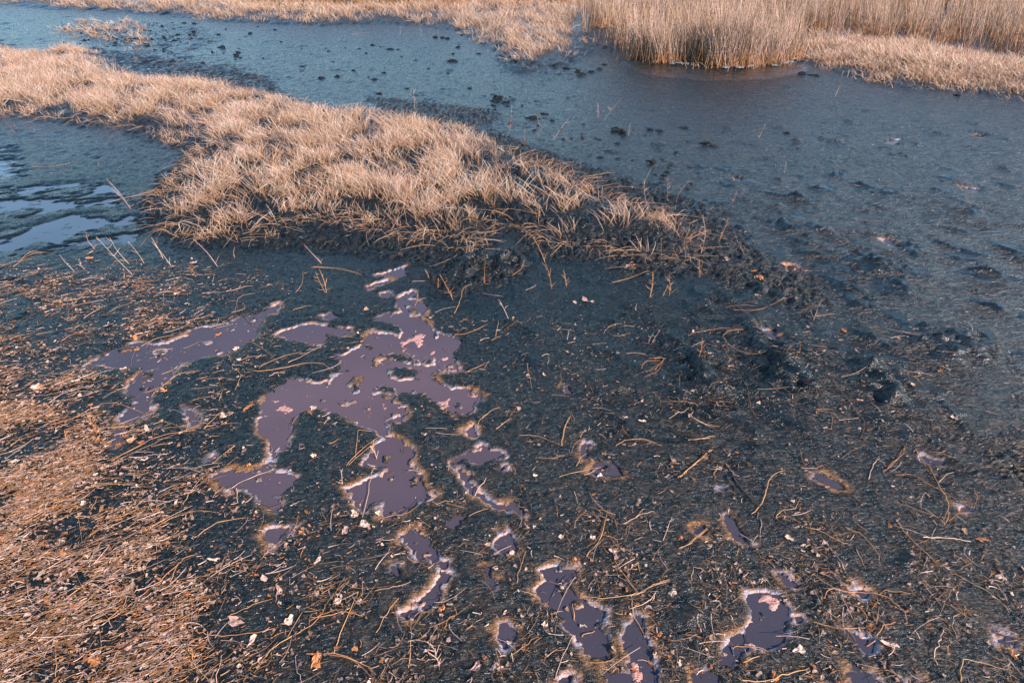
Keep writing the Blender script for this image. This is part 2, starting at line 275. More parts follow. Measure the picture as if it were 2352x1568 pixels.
# scum rafts float at the water line
scm = sstep(.006, -.006, SC) * (1 - land)
scn = fbm(GX * 70, GY * 70, 3, 70.)
Z = Z * (1 - scm) + (WATER_Z + .0012 + .004 * scn) * scm
# half-flooded left side
wm = sstep(.06, -.06, WT)
wn = .9 * fbm(GX * 2.0 + GY * .5, GY * 3.6 - GX * .8, 5, 80.) + .45 * fbm(GX * 9, GY * 15 - GX * 3, 4, 81.)
Z = Z - wm * .013 * sstep(-.10, .10, wn + .05)
# islands and banks
Z += .055 * sstep(.03, -.35, ISl) * (.8 + .5 * fbm(GX * 3, GY * 3, 2, 90.))
Z += .09 * sstep(.02, -.9, BK) + .25 * sstep(-3, -30, BK) * 1.0
bkr = sstep(.10, 0, BK) * sstep(-.5, -.05, BK)
Z += bkr * (.03 * np.clip(1 - np.abs(fbm(GX * 5, GY * 5, 3, 95.)) * 2.6, -.3, 1))
Z[GY < -1] += 0
def H(x, y):
    x = np.atleast_1d(np.asarray(x, float)); y = np.atleast_1d(np.asarray(y, float))
    i = np.clip(np.searchsorted(XS, x) - 1, 0, len(XS) - 2); j = np.clip(np.searchsorted(YS, y) - 1, 0, len(YS) - 2)
    a = (x - XS[i]) / (XS[i + 1] - XS[i]); b = (y - YS[j]) / (YS[j + 1] - YS[j])
    return (Z[j, i] * (1 - a) + Z[j, i + 1] * a) * (1 - b) + (Z[j + 1, i] * (1 - a) + Z[j + 1, i + 1] * a) * b
def HS(x, y): return np.maximum(H(x, y), WATER_Z)
def near_val(A, x, y):
    i = np.clip(np.searchsorted(XS, x), 0, len(XS) - 1); j = np.clip(np.searchsorted(YS, y), 0, len(YS) - 1)
    return A[j, i]

# ---------------------------------------------------------------- helpers
def tag(o, label=None, cat=None, group=None, kind=None):
    if label: o['label'] = label
    if cat: o['category'] = cat
    if group: o['group'] = group
    if kind: o['kind'] = kind
    return o
def mesh_np(name, V, F, mat, cols=None, smooth=True, extra=None):
    me = bpy.data.meshes.new(name); V = np.asarray(V, np.float32); F = np.asarray(F, np.int32); k = F.shape[1]
    me.vertices.add(len(V)); me.vertices.foreach_set('co', V.ravel())
    me.loops.add(F.size); me.loops.foreach_set('vertex_index', F.ravel())
    me.polygons.add(len(F)); me.polygons.foreach_set('loop_start', np.arange(0, F.size, k, dtype=np.int32))
    try: me.polygons.foreach_set('loop_total', np.full(len(F), k, np.int32))
    except Exception: pass
    me.polygons.foreach_set('use_smooth', np.full(len(F), smooth, bool))
    if cols is not None:
        for nm, c in (cols.items() if isinstance(cols, dict) else {'tint': cols}.items()):
            at = me.color_attributes.new(nm, 'FLOAT_COLOR', 'POINT')
            c = np.asarray(c, np.float32); c = np.concatenate([c, np.ones((len(c), 1), np.float32)], 1)
            at.data.foreach_set('color', c.ravel())
    me.update(); me.validate()
    if mat: me.materials.append(mat)
    return me
def link(name, me, parent=None, loc=None):
    o = bpy.data.objects.new(name, me); C.objects.link(o)
    if parent: o.parent = parent
    if loc is not None: o.location = loc
    return o
def N(nt, t, **kw):
    n = nt.nodes.new(t)
    for k, v in kw.items(): setattr(n, k, v)
    return n
def plant_mat(name, rough=.6, trans=.25, attr='tint', var=.25, spec=.25):
    m = bpy.data.materials.new(name); m.use_nodes = True; nt = m.node_tree; b = nt.nodes['Principled BSDF']
    a = N(nt, 'ShaderNodeAttribute', attribute_name=attr)
    tc = N(nt, 'ShaderNodeTexCoord'); no = N(nt, 'ShaderNodeTexNoise'); no.inputs['Scale'].default_value = 60; no.inputs['Detail'].default_value = 3
    nt.links.new(tc.outputs['Object'], no.inputs['Vector'])
    mr = N(nt, 'ShaderNodeMapRange'); mr.inputs[3].default_value = 1 - var; mr.inputs[4].default_value = 1 + var
    nt.links.new(no.outputs[0], mr.inputs[0])
    mx = N(nt, 'ShaderNodeMix', data_type='RGBA', blend_type='MULTIPLY'); mx.inputs[0].default_value = 1
    nt.links.new(a.outputs['Color'], mx.inputs[6]); nt.links.new(mr.outputs[0], mx.inputs[7])
    nt.links.new(mx.outputs[2], b.inputs['Base Color'])
    b.inputs['Roughness'].default_value = rough; b.inputs['Specular IOR Level'].default_value = spec
    if trans > 0:
        tr = N(nt, 'ShaderNodeBsdfTranslucent'); nt.links.new(mx.outputs[2], tr.inputs[0])
        ms = N(nt, 'ShaderNodeMixShader'); ms.inputs[0].default_value = trans
        nt.links.new(b.outputs[0], ms.inputs[1]); nt.links.new(tr.outputs[0], ms.inputs[2])
        nt.links.new(ms.outputs[0], nt.nodes['Material Output'].inputs[0])
    return m
GRASS = plant_mat('dry_grass', .65, .10); REED = plant_mat('dry_reed', .6, .15); STRAW = plant_mat('straw', .5, .1, var=.35, spec=.4); LEAF = plant_mat('dead_leaf', .6, .2, var=.4)

# ---- mud material
def mud_material(name, with_mask=True):
    m = bpy.data.materials.new(name); m.use_nodes = True; nt = m.node_tree; b = nt.nodes['Principled BSDF']; L = nt.links.new
    tc = N(nt, 'ShaderNodeTexCoord')
    def tex(scale, detail=4, rough=.6, rot=0, stretch=(1, 1, 1), dist=0):
        mp = N(nt, 'ShaderNodeMapping'); mp.inputs['Rotation'].default_value = (0, 0, rot); mp.inputs['Scale'].default_value = stretch
        L(tc.outputs['Object'], mp.inputs[0])
        n = N(nt, 'ShaderNodeTexNoise'); n.inputs['Scale'].default_value = scale; n.inputs['Detail'].default_value = detail
        n.inputs['Roughness'].default_value = rough; n.inputs['Distortion'].default_value = dist
        L(mp.outputs[0], n.inputs['Vector']); return n.outputs[0]
    def rng(x, a, b_, c=0, d=1):
        r = N(nt, 'ShaderNodeMapRange'); r.inputs[1].default_value = a; r.inputs[2].default_value = b_; r.inputs[3].default_value = c; r.inputs[4].default_value = d
        L(x, r.inputs[0]); return r.outputs[0]
    def math_(op, x, y):
        n = N(nt, 'ShaderNodeMath', operation=op)
        for i, v in enumerate((x, y)):
            if isinstance(v, (int, float)): n.inputs[i].default_value = v
            else: L(v, n.inputs[i])
        return n.outputs[0]
    def mix(f, a, c):
        n = N(nt, 'ShaderNodeMix', data_type='RGBA')
        if isinstance(f, (int, float)): n.inputs[0].default_value = f
        else: L(f, n.inputs[0])
        for i, v in ((6, a), (7, c)):
            if isinstance(v, tuple): n.inputs[i].default_value = (*v, 1)
            else: L(v, n.inputs[i])
        return n.outputs[2]
    big = tex(2.2, 4); mid = tex(22, 5, .65); fine = tex(160, 4, .7); grit = tex(420, 2, .6)
    col = mix(rng(big, .35, .65), (.0012, .0048, .0062), (.0028, .0082, .0100))
    col = mix(rng(fine, .52, .74), col, (.009, .0150, .0155))
    col = mix(math_('MULTIPLY', rng(tex(300, 3, .75), .63, .70), rng(mid, .35, .6)), col, (.16, .155, .15))  # sparkle of the mud put into its colour as pale specks
    if with_mask:
        at = N(nt, 'ShaderNodeAttribute', attribute_name='mask'); sp_ = N(nt, 'ShaderNodeSeparateColor'); L(at.outputs['Color'], sp_.inputs[0])
        cr, oc, wt = sp_.outputs[0], sp_.outputs[1], sp_.outputs[2]
        at2 = N(nt, 'ShaderNodeAttribute', attribute_name='mask_b'); s2 = N(nt, 'ShaderNodeSeparateColor'); L(at2.outputs['Color'], s2.inputs[0])
        brown, pink, chn = s2.outputs[0], s2.outputs[1], s2.outputs[2]
        # brown, ochre mottling of the drying mat
        fb = math_('MULTIPLY', math_('MULTIPLY', brown, rng(mid, .42, .62)), rng(grit, .40, .60, .25, 1))
        col = mix(math_('MULTIPLY', fb, .7), col, (.060, .040, .026))
        fo = math_('MULTIPLY', oc, rng(fine, .36, .60, .15, 1))
        col = mix(fo, col, (.34, .17, .060))
        crust = mix(rng(mid, .40, .60), (.30, .33, .42), (.60, .37, .28))
        fc = math_('MULTIPLY', cr, rng(fine, .30, .50, .6, 1))
        col = mix(fc, col, crust)
        pk = mix(rng(fine, .40, .62), (.42, .19, .14), (.66, .40, .36))
        col = mix(math_('MULTIPLY', pink, rng(grit, .30, .5, .5, 1)), col, pk)
    L(col, b.inputs['Base Color'])
    fl = tex(11, 5, .68, R(38), (1, 2.6, 1), .8); fl2 = tex(55, 4, .7, R(38), (1, 2.8, 1)); 
    ro = rng(mid, .3, .7, .20, .40)
    if with_mask: ro = math_('SUBTRACT', ro, math_('MULTIPLY', wt, .22))
    L(ro, b.inputs['Roughness']); b.inputs['Specular IOR Level'].default_value = .34
    if with_mask:
        b.inputs['Coat IOR'].default_value = 1.33; b.inputs['Coat Roughness'].default_value = .40
        g1 = rng(tex(42, 5, .72, R(38), (1, 1.7, 1), .5), .36, .66, .15, 1.35); g2 = rng(tex(7, 4, .6, R(38), (1, 1.8, 1), .8), .35, .68, .55, 1.2)
        L(math_('MULTIPLY', math_('ADD', math_('MULTIPLY', chn, 1.05), wt), math_('MULTIPLY', g1, g2)), b.inputs['Coat Weight'])
        L(math_('MULTIPLY', rng(tex(75, 4, .7), .38, .64, .10, .62), 1.0), b.inputs['Specular IOR Level'])
    vo = N(nt, 'ShaderNodeTexVoronoi'); vo.inputs['Scale'].default_value = 190; L(tc.outputs['Object'], vo.inputs['Vector'])
    hgt = math_('ADD', math_('MULTIPLY', fine, .22), math_('MULTIPLY', grit, .10)); hgt = math_('SUBTRACT', hgt, math_('MULTIPLY', vo.outputs[0], .10))
    m2 = tex(52, 4, .62, R(38), (1, 1.9, 1), .6); hgt = math_('ADD', hgt, math_('MULTIPLY', rng(m2, .38, .70), .75))
    cf = chn if with_mask else 0.0
    hgt = math_('ADD', hgt, math_('MULTIPLY', fl, math_('ADD', math_('MULTIPLY', cf, 5.0), 1.8)))
    m3 = tex(26, 3, .6, R(38), (1, 2.4, 1), .4); hgt = math_('ADD', hgt, math_('MULTIPLY', m3, math_('MULTIPLY', cf, 3.5)))
    hgt = math_('ADD', hgt, math_('MULTIPLY', fine, math_('MULTIPLY', cf, .6))); hgt = math_('ADD', hgt, math_('MULTIPLY', fl2, .6)); hgt = math_('ADD', hgt, math_('MULTIPLY', mid, .8))
    bp = N(nt, 'ShaderNodeBump'); bp.inputs['Distance'].default_value = .0065; bp.inputs['Strength'].default_value = .75
    L(hgt, bp.inputs['Height']); L(bp.outputs[0], b.inputs['Normal']); L(bp.outputs[0], b.inputs['Coat Normal'])
    if with_mask:
        bp.inputs['Strength'].default_value = 1
        L(rng(wt, 0, 1, .8, .12), bp.inputs['Strength'])
    return m
MUD = mud_material('wet_mud'); CLOD = mud_material('mud_clod', False)
crw = .0042 + .0075 * np.clip(fbm(GX * 7, GY * 7, 2, 99.) + .3, 0, 1)
crust = np.exp(-((S - .003) / crw) ** 2) * (GY < 9) * sstep(1.2, -.3, fbm(GX * 7, GY * 7, 3, 100.) * 3.2 + .35)
crust[sdf(REEDPOOL[0], GX, GY) < .25] = 0; crust = np.maximum(crust, .0 * sstep(.035, .005, np.abs(WATER_Z + .002 - Z) * 6) * wm * .5)
ochre_k = (sdf(REEDPOOL[0], GX, GY) > .3)
ochre = ochre_k * np.exp(-((S - .012) / .009) ** 2) * sstep(.0, .32, fbm(GX * 6, GY * 6, 3, 101.) + .10 * sstep(2.3, 1.9, GY)) * (GY < 9)
wet = np.clip(.0 + .30 * wm + .8 * RW * ch.clip(.45, 1) + .85 * sstep(.05, -.05, sdf(REEDPOOL[0], GX, GY) - .12) + .5 * sstep(.0, -1.0, GX) * (1 - sstep(3, 3.6, GY)) * 0, 0, 1)
brown = sstep(2.7, 1.4, GY + .25 * GX * sstep(0, .5, -GX) + .6 * fbm(GX * 1.5, GY * 1.5, 3, 102.)) * sstep(-1.0, .0, GX + .1) * (1 - .5 * sstep(1.2, 2.2, GX))
brown = np.maximum(brown, .5 * rm)
pink = scm
mask = np.stack([crust.ravel(), ochre.ravel(), wet.ravel()], 1); mask_b = np.stack([brown.ravel(), pink.ravel(), ch.ravel()], 1)
ny, nx = GX.shape
idx = np.arange(ny * nx).reshape(ny, nx)
F = np.stack([idx[:-1, :-1].ravel(), idx[:-1, 1:].ravel(), idx[1:, 1:].ravel(), idx[1:, :-1].ravel()], 1)
me = mesh_np('mud_flat', np.stack([GX.ravel(), GY.ravel(), Z.ravel()], 1), F, MUD, {'mask': mask, 'mask_b': mask_b})
tag(link('ground', me), 'dark wet salt marsh mud reaching to the far banks', kind='structure')
# ---- water
wmat = bpy.data.materials.new('murky_water'); wmat.use_nodes = True; nt = wmat.node_tree; b = nt.nodes['Principled BSDF']; L = nt.links.new
tc = N(nt, 'ShaderNodeTexCoord'); n1 = N(nt, 'ShaderNodeTexNoise'); n1.inputs['Scale'].default_value = 1.7; n1.inputs['Detail'].default_value = 5; L(tc.outputs['Object'], n1.inputs['Vector'])
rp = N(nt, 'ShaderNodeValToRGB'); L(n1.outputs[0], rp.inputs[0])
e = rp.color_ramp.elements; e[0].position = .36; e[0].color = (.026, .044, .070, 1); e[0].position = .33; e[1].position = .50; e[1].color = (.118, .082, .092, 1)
n2 = N(nt, 'ShaderNodeTexVoronoi'); n2.inputs['Scale'].default_value = 130; L(tc.outputs['Object'], n2.inputs['Vector'])
cr_ = N(nt, 'ShaderNodeMapRange'); cr_.inputs[1].default_value = .10; cr_.inputs[2].default_value = .05; cr_.inputs[3].default_value = 0; cr_.inputs[4].default_value = .45; L(n2.outputs[0], cr_.inputs[0])
mx = N(nt, 'ShaderNodeMix', data_type='RGBA'); L(cr_.outputs[0], mx.inputs[0]); L(rp.outputs[0], mx.inputs[6]); mx.inputs[7].default_value = (.40, .34, .34, 1)
L(mx.outputs[2], b.inputs['Base Color']); b.inputs['Roughness'].default_value = .04; b.inputs['IOR'].default_value = 1.33
at = N(nt, 'ShaderNodeAttribute', attribute_name='silt_and_sky'); mw = N(nt, 'ShaderNodeMix', data_type='RGBA', blend_type='MULTIPLY'); mw.inputs[0].default_value = 1
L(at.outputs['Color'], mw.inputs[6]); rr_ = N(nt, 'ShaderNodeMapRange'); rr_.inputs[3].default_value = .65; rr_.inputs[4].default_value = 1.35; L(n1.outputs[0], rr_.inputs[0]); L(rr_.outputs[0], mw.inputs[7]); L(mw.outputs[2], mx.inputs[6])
wxs = np.concatenate([[-40, -12], np.linspace(-5, 5, 101), [12, 40]]); wys = np.concatenate([[-20, -3], np.linspace(0, 8, 81), [15, 40]])
WX, WY = np.meshgrid(wxs, wys); ln = len(wxs); V = np.stack([WX.ravel(), WY.ravel(), np.full(WX.size, WATER_Z)], 1)
ix_ = np.arange(WX.size).reshape(WX.shape); F = np.stack([ix_[:-1, :-1].ravel(), ix_[:-1, 1:].ravel(), ix_[1:, 1:].ravel(), ix_[1:, :-1].ravel()], 1)
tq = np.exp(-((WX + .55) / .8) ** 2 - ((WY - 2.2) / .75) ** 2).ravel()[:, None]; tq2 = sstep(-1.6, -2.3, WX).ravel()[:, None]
silt_and_sky = np.array((.046, .044, .060)) * (1 - tq) + np.array((.092, .066, .080)) * tq; silt_and_sky = silt_and_sky * (1 - tq2) + np.array((.050, .075, .100)) * tq2  # lilac is silt; the left-hand blue puts reflected sky into the base colour
tag(link('water', mesh_np('water', V, F, wmat, {'silt_and_sky': silt_and_sky})), 'still lilac and blue water standing in the shallow pools', kind='structure')

# ---------------------------------------------------------------- strands (grass, reeds)
def nrm(v): return v / (np.linalg.norm(v, axis=-1, keepdims=True) + 1e-9)
def strands(root, d0, bend, Ln, wd, c0, c1, segs=3, k=3, tip=.15, flat=1.0):
    n = len(root); t = np.linspace(0, 1, segs + 1)[None, :, None]
    pts = root[:, None] + Ln[:, None, None] * (d0[:, None] * t + bend[:, None] * t * t)
    ax = nrm(d0 + bend * .5); rv = nrm(RS.randn(n, 3)); s = nrm(np.cross(ax, rv)); u = np.cross(ax, s)
    ang = np.arange(k) * 2 * np.pi / k
    ring = np.cos(ang)[None, :, None] * s[:, None] + flat * np.sin(ang)[None, :, None] * u[:, None]
    rad = (wd[:, None] * .5 * (1 - (1 - tip) * np.linspace(0, 1, segs + 1)[None, :] ** 1.5))[:, :, None, None]
    V = (pts[:, :, None, :] + rad * ring[:, None]).reshape(-1, 3)
    base = (np.arange(n) * (segs + 1) * k)[:, None, None]
    j = np.arange(segs)[None, :, None] * k; a = np.arange(k)[None, None, :]; a2 = (a + 1) % k
    F = np.stack([base + j + a, base + j + a2, base + j + k + a2, base + j + k + a], -1).reshape(-1, 4)
    tt = t[..., None] if False else t
    col = c0[:, None] * (1 - tt) + c1[:, None] * tt
    col = np.repeat(col[:, :, None, :], k, 2).reshape(-1, 3)
    return V, F, col
def merge(parts):
    V, F, Cc = [], [], []; o = 0
    for v, f, c in parts: V.append(v); F.append(f + o); Cc.append(c); o += len(v)
    return np.concatenate(V), np.concatenate(F), np.concatenate(Cc)
def mixc(a, b, t): return a[None] * (1 - t[:, None]) + b[None] * t[:, None]
PALE = np.array((.84, .61, .48)); PINK = np.array((.82, .60, .53)); TAN = np.array((.42, .27, .155)); ORNG = np.array((.50, .21, .06)); GREYP = np.array((.40, .33, .32)); OLIVE = np.array((.22, .17, .09))
def scatter(polys, n, edge=None, lo=None, hi=None, rag=0.0, fn=None):
    """random points inside polys, optionally thinned near the outline"""
    allp = np.concatenate(polys); lo = lo or allp.min(0); hi = hi or allp.max(0)
    out = []; got = 0
    while got < n:
        q = RS.rand(n * 2, 2) * (np.array(hi) - np.array(lo)) + np.array(lo)
        d = sdf_set(polys, q[:, 0], q[:, 1], 9, 2)
        if rag: d = d + rag * fbm(q[:, 0] * 2.6, q[:, 1] * 2.6, 3, 205.) + rag * .5 * fbm(q[:, 0] * 9, q[:, 1] * 9, 2, 206.)
        keep = d < 0
        if fn is not None: keep &= RS.rand(len(d)) < fn(q[:, 0], q[:, 1])
        if edge: keep &= RS.rand(len(d)) < np.clip(-d / edge, .12, 1)
        q = q[keep]; out.append(q); got += len(q)
        if len(out) > 400: break
    return np.concatenate(out)[:n]
def tufts(polys, ntuft, per, spread, edge, clump_scale=2.5, thresh=-.25, lo=None, hi=None, rag=0., fn=None):
    t = scatter(polys, ntuft, edge, lo, hi, rag, fn)
    g = fbm(t[:, 0] * clump_scale, t[:, 1] * clump_scale, 3, 200.) + .5 * fbm(t[:, 0] * clump_scale * 3, t[:, 1] * clump_scale * 3, 2, 201.)
    t = t[(g > thresh) | (RS.rand(len(t)) < .12)]
    ti = np.repeat(np.arange(len(t)), per)
    p = t[ti] + RS.randn(len(ti), 2) * spread
    return t, ti, p
def grass(name, label, polys, ntuft, per, spread, hgt, lean, edge=.25, wd=.0026, thresh=-.25, jit=.45, segs=3, lo=None, hi=None, tone=0.0, clump=2.5, curl=.55, k=3, excl=None, rag=0., fn=None, fan=.25):
    t, ti, p = tufts(polys, ntuft, per, spread, edge, clump, thresh, lo, hi, rag, fn)
    if excl is not None:
        kk = sdf(excl, p[:, 0], p[:, 1]) > .02; p = p[kk]; ti = ti[kk]
    n = len(p)
    sdm = -sdf_set(polys, t[:, 0], t[:, 1], 9, 2)
    hs = (.55 + .45 * np.clip(sdm / max(edge, .05), 0, 1)) * (.85 + .5 * fbm(t[:, 0] * 1.3, t[:, 1] * 1.3, 2, 210.))
    Ln = hgt * hs[ti] * (.45 + .75 * RS.rand(n)) 
    la = fbm(t[:, 0] * .9, t[:, 1] * .9, 2, 220.) * 1.6
    lx = lean[0] * np.cos(la) - lean[1] * np.sin(la); ly = lean[0] * np.sin(la) + lean[1] * np.cos(la)
    lx = lx + fan * RS.randn(len(t)); ly = ly + fan * RS.randn(len(t))
    d0 = nrm(np.stack([lx[ti] + jit * RS.randn(n), ly[ti] + jit * RS.randn(n), np.full(n, 1.0)], 1))
    bend = np.stack([lx[ti] * .25 + curl * .6 * RS.randn(n), ly[ti] * .25 + curl * .6 * RS.randn(n), -curl * RS.rand(n) * .8], 1)
    root = np.stack([p[:, 0], p[:, 1], HS(p[:, 0], p[:, 1]) - .004], 1)
    f = np.clip(.5 + 1.1 * fbm(p[:, 0] * 2.2, p[:, 1] * 2.2, 3, 230.) + .22 * RS.randn(n), 0, 1)
    tb = .65 + .55 * RS.rand(len(t)); c1 = mixc(PALE, PINK, f) * (tb[ti] * (.35 + 1.15 * RS.rand(n)))[:, None]; c1 = np.minimum(c1, .9)
    o = (RS.rand(n) < .10 + .25 * np.clip(fbm(p[:, 0] * 1.1, p[:, 1] * 1.1, 2, 240.), 0, 1) + tone)
    c1[o] = mixc(TAN, ORNG, RS.rand(o.sum()) * .6)
    o = RS.rand(n) < .10; c1[o] = mixc(GREYP, OLIVE * 1.3, RS.rand(o.sum()))
    c0 = mixc(TAN, ORNG, RS.rand(n) * .35) * .75
    w_ = wd * (.7 + .6 * RS.rand(n))
    V, F, cc = strands(root, d0, bend, Ln, w_, c0, c1, segs, k)
    tt = np.linspace(0, 1, segs + 1)[None, :, None, None] ** 1.0; tt = np.clip((tt - .15) / .65, 0, 1)
    cc = np.broadcast_to(c0[:, None, None] * (1 - tt) + c1[:, None, None] * tt, (n, segs + 1, k, 3)).reshape(-1, 3)
    return tag(link(name, mesh_np(name, V, F, GRASS, cc)), label, 'grass', kind='stuff')
vis = lambda q: q
grass('marsh_grass', 'matted pale dry cordgrass covering the muddy island in the middle', ISLAND, 10500, 9, .026, .160, (-.20, .08), edge=.40, lo=(-7, 3.0), hi=(3.0, 13), thresh=.10, wd=.0029, tone=.10, jit=.46, curl=.22, clump=3.0, rag=.20, fan=.42, fn=lambda x, y: 1 - .62 * sstep(-.7, .3, x) )
grass('bank_grass', 'short pale dry grass on the bank beyond the channel', BANK, 10500, 14, .055, .20, (-.12, .05), edge=.5, lo=(-15, 7.5), hi=(12, 20), wd=.0050, thresh=-.30, jit=.45, segs=2, curl=.4, clump=1.6, excl=REEDS, rag=.35)
SHELF = [ppoly([(1815,140),(1894,157),(1960,173),(2027,192),(2097,200),(2175,205),(2253,215),(2400,235),(2400,165),(2234,140),(2121,116),(1988,110),(1850,108)])]
grass('shelf_grass', 'low thick tan grass on the shelf in front of the right reeds', SHELF, 2600, 9, .07, .18, (-.15, .02), edge=.7, wd=.0048, thresh=-.12, jit=.5, segs=2, curl=.4, clump=3.5, rag=.45, tone=.22)
grass('meadow_grass', 'distant blurred meadow of dry grass at the top of the view', BANK, 9000, 9, .25, .36, (-.1, .0), edge=.6, lo=(-40, 20), hi=(40, 60), wd=.022, thresh=-1, jit=.3, segs=2, curl=.3)

def reeds(name, label, pts, hgt, dark=0.0, wd=.0062, kind='stuff', brown=0.0, lean=.14, cat='reeds', loc=None):
    n = len(pts)
    env = .84 + .55 * fbm(pts[:, 0] * 1.8, pts[:, 1] * 1.5, 3, 250.)
    Ln = hgt * env * (.50 + .60 * RS.rand(n) ** .7)
    d0 = nrm(np.stack([lean * RS.randn(n), lean * RS.randn(n), np.ones(n)], 1))
    bend = np.stack([.07 * RS.randn(n) - .03, .07 * RS.randn(n), -.02 * RS.rand(n)], 1)
    m = RS.rand(n) < .09                         # broken, arching stems
    d0[m] = nrm(np.stack([.8 * RS.randn(m.sum()), -.5 + .5 * RS.randn(m.sum()), np.ones(m.sum())], 1)); bend[m, 2] = -.55; Ln[m] *= .6
    root = np.stack([pts[:, 0], pts[:, 1], HS(pts[:, 0], pts[:, 1]) - .01], 1)
    f = np.clip(.5 + 1.2 * fbm(pts[:, 0] * 1.4, pts[:, 1] * 1.4, 2, 260.) + .3 * RS.randn(n), 0, 1)
    c1 = mixc(np.array((.56, .40, .31)), np.array((.47, .35, .30)), f)
    br = RS.rand(n) < .22 + brown
    c1[br] = mixc(OLIVE * 1.25, TAN, RS.rand(br.sum()))
    c0 = mixc(ORNG * 1.1, TAN * .8, RS.rand(n) ** 1.5)
    c1 *= (.45 + 1.0 * RS.rand(n))[:, None]; c1 = np.minimum(c1, .85)
    if loc is not None: root = root - np.array(loc)
    V, F, cc = strands(root, d0, bend, Ln, wd * (.7 + .6 * RS.rand(n)), c0, c1, 4, 3, .35)
    # orange only near the foot: colour the upper rings with the tip colour
    cc = cc.reshape(n, 5, 3, 3); cc[:, 1:] = c1[:, None, None] * np.linspace(.86, 1.04, 4)[None, :, None, None]; cc[:, 1] = cc[:, 1] * .6 + c0[:, None] * .4; cc = cc.reshape(-1, 3)
    o = link(name, mesh_np(name, V, F, REED, cc), loc=loc)
    return tag(o, label, cat, kind=kind) if kind else o
q = scatter([REEDS], 1500, .10)
g = fbm(q[:, 0] * 1.0, q[:, 1] * 1.0, 3, 300.); q = q[g > -.55]
qi = np.repeat(np.arange(len(q)), 22); pts = q[qi] + RS.randn(len(qi), 2) * .09
pts = pts[sdf(REEDS, pts[:, 0], pts[:, 1]) + .16 * fbm(pts[:, 0] * 2.2, pts[:, 1] * 2.2, 2, 251.) < .0]
reeds('reed_bed', 'tall bed of dry brownish reeds behind the water on the right', pts, .68, brown=.08)
# long bent stems sprawling out of the island edge over the mud
q = scatter(ISLAND, 30000, None, (-4.5, 3.1), (1.6, 9)); dd_ = near_val(ISl, q[:, 0], q[:, 1]); q = q[(dd_ > -.16) & ((q[:, 1] < 5.2) | (RS.rand(len(q)) < .3))][:1100]; n = len(q)
gy_, gx_ = np.gradient(ISl, YS, XS); ox, oy = near_val(gx_, q[:, 0], q[:, 1]), near_val(gy_, q[:, 0], q[:, 1])
d0 = nrm(np.stack([.6 * ox + .9 * RS.randn(n), .6 * oy + .9 * RS.randn(n), RS.uniform(.2, 1.3, n)], 1)); Ln = RS.uniform(.07, .24, n) * (.7 + .3 * RS.rand(n))
bend = np.stack([.35 * RS.randn(n), .35 * RS.randn(n), -d0[:, 2] * RS.uniform(.7, 1.05, n)], 1)
c1 = mixc(PALE, TAN, RS.rand(n)) * RS.uniform(.5, 1.1, (n, 1)); c0 = mixc(TAN, ORNG, RS.rand(n) * .6) * .8
V, F, cc = strands(np.stack([q[:, 0], q[:, 1], HS(q[:, 0], q[:, 1])], 1), d0, bend, Ln, RS.uniform(.0018, .0032, n), c0, c1, 6, 3, .4)
tag(link('bent_stems', mesh_np('bent_stems', V, F, GRASS, cc)), 'sprawling bent grass stems around the muddy edge of the island', 'grass', kind='stuff')
# brown rush patches on the far bank
pp = []
for cx, cy, rx, ry, m in [(700, 4, 110, 7, 900), (900, 6, 150, 8, 1400), (620, -6, 60, 8, 400), (1170, 2, 60, 5, 400), (2200, 8, 110, 5, 700), (1290, 4, 40, 4, 200)]:
    cy += 15; c = np.array(P(cx, cy)); ex = P(cx + rx, cy)[0] - c[0]; ey = .6 * abs(P(cx, cy - ry)[1] - c[1])
    pp.append(c + RS.randn(m * 2, 2) * np.array((ex, ey)) * .45)
reeds('brown_rushes', 'low patches of darker brown rushes far back on the bank', np.concatenate(pp), .36, brown=.75, wd=.009, cat='rushes')
# tussocks standing at the water's edge: things of their own
TUSS = [(1475, 140, .15, 300, 'leftmost spraying reed tussock leaning over the dark water edge'), (1530, 149, .14, 360, 'reed tussock with orange feet between the leaning one and the dark gap'),
        (1598, 147, .13, 220, 'thin shaded reed tussock set back above the dark gap at the waterline'), (1662, 158, .15, 520, 'bright orange footed reed tussock sticking out furthest into the water'),
        (1712, 157, .12, 300, 'narrow orange based reed tussock just right of the furthest jutting one'), (1762, 150, .14, 420, 'broad reed tussock beside the white mud lumps at the waterline'),
        (1805, 142, .12, 300, 'rightmost reed tussock where the low grass shelf begins')]
for px, py, r, m, lab in TUSS:
    c = P(px, py - 3); z0 = float(HS(c[0], c[1])[0])
    m = int(m * .9); a = RS.randn(m, 2) * r * np.array((.8, .6)) + np.array(c)
    o = reeds('reed_tussock', lab, a, .66, kind=None, lean=.22, loc=(c[0], c[1], z0), wd=.0062); tag(o, lab, 'reed tussock', 'reed tussocks at the water edge')

# ---------------------------------------------------------------- thin stems from point lists
def tube(pts, rad, k=5):
    pts = np.array(pts, float); n = len(pts); tg = np.gradient(pts, axis=0); tg = nrm(tg)
    up = np.array((0, 0, 1.0)); s = np.cross(tg, up); bad = np.linalg.norm(s, axis=1) < .1; s[bad] = np.cross(tg[bad], (1, 0, 0)); s = nrm(s); u = np.cross(s, tg)
    a = np.arange(k) * 2 * np.pi / k; rad = np.broadcast_to(np.asarray(rad, float), (n,))
    V = (pts[:, None] + rad[:, None, None] * (np.cos(a)[None, :, None] * s[:, None] + np.sin(a)[None, :, None] * u[:, None])).reshape(-1, 3)
    F = [(i * k + j, i * k + (j + 1) % k, (i + 1) * k + (j + 1) % k, (i + 1) * k + j) for i in range(n - 1) for j in range(k)]
    F += [(0, 0 + (k - 1), k - 2, k - 3)] if False else []
    return V, np.array(F)
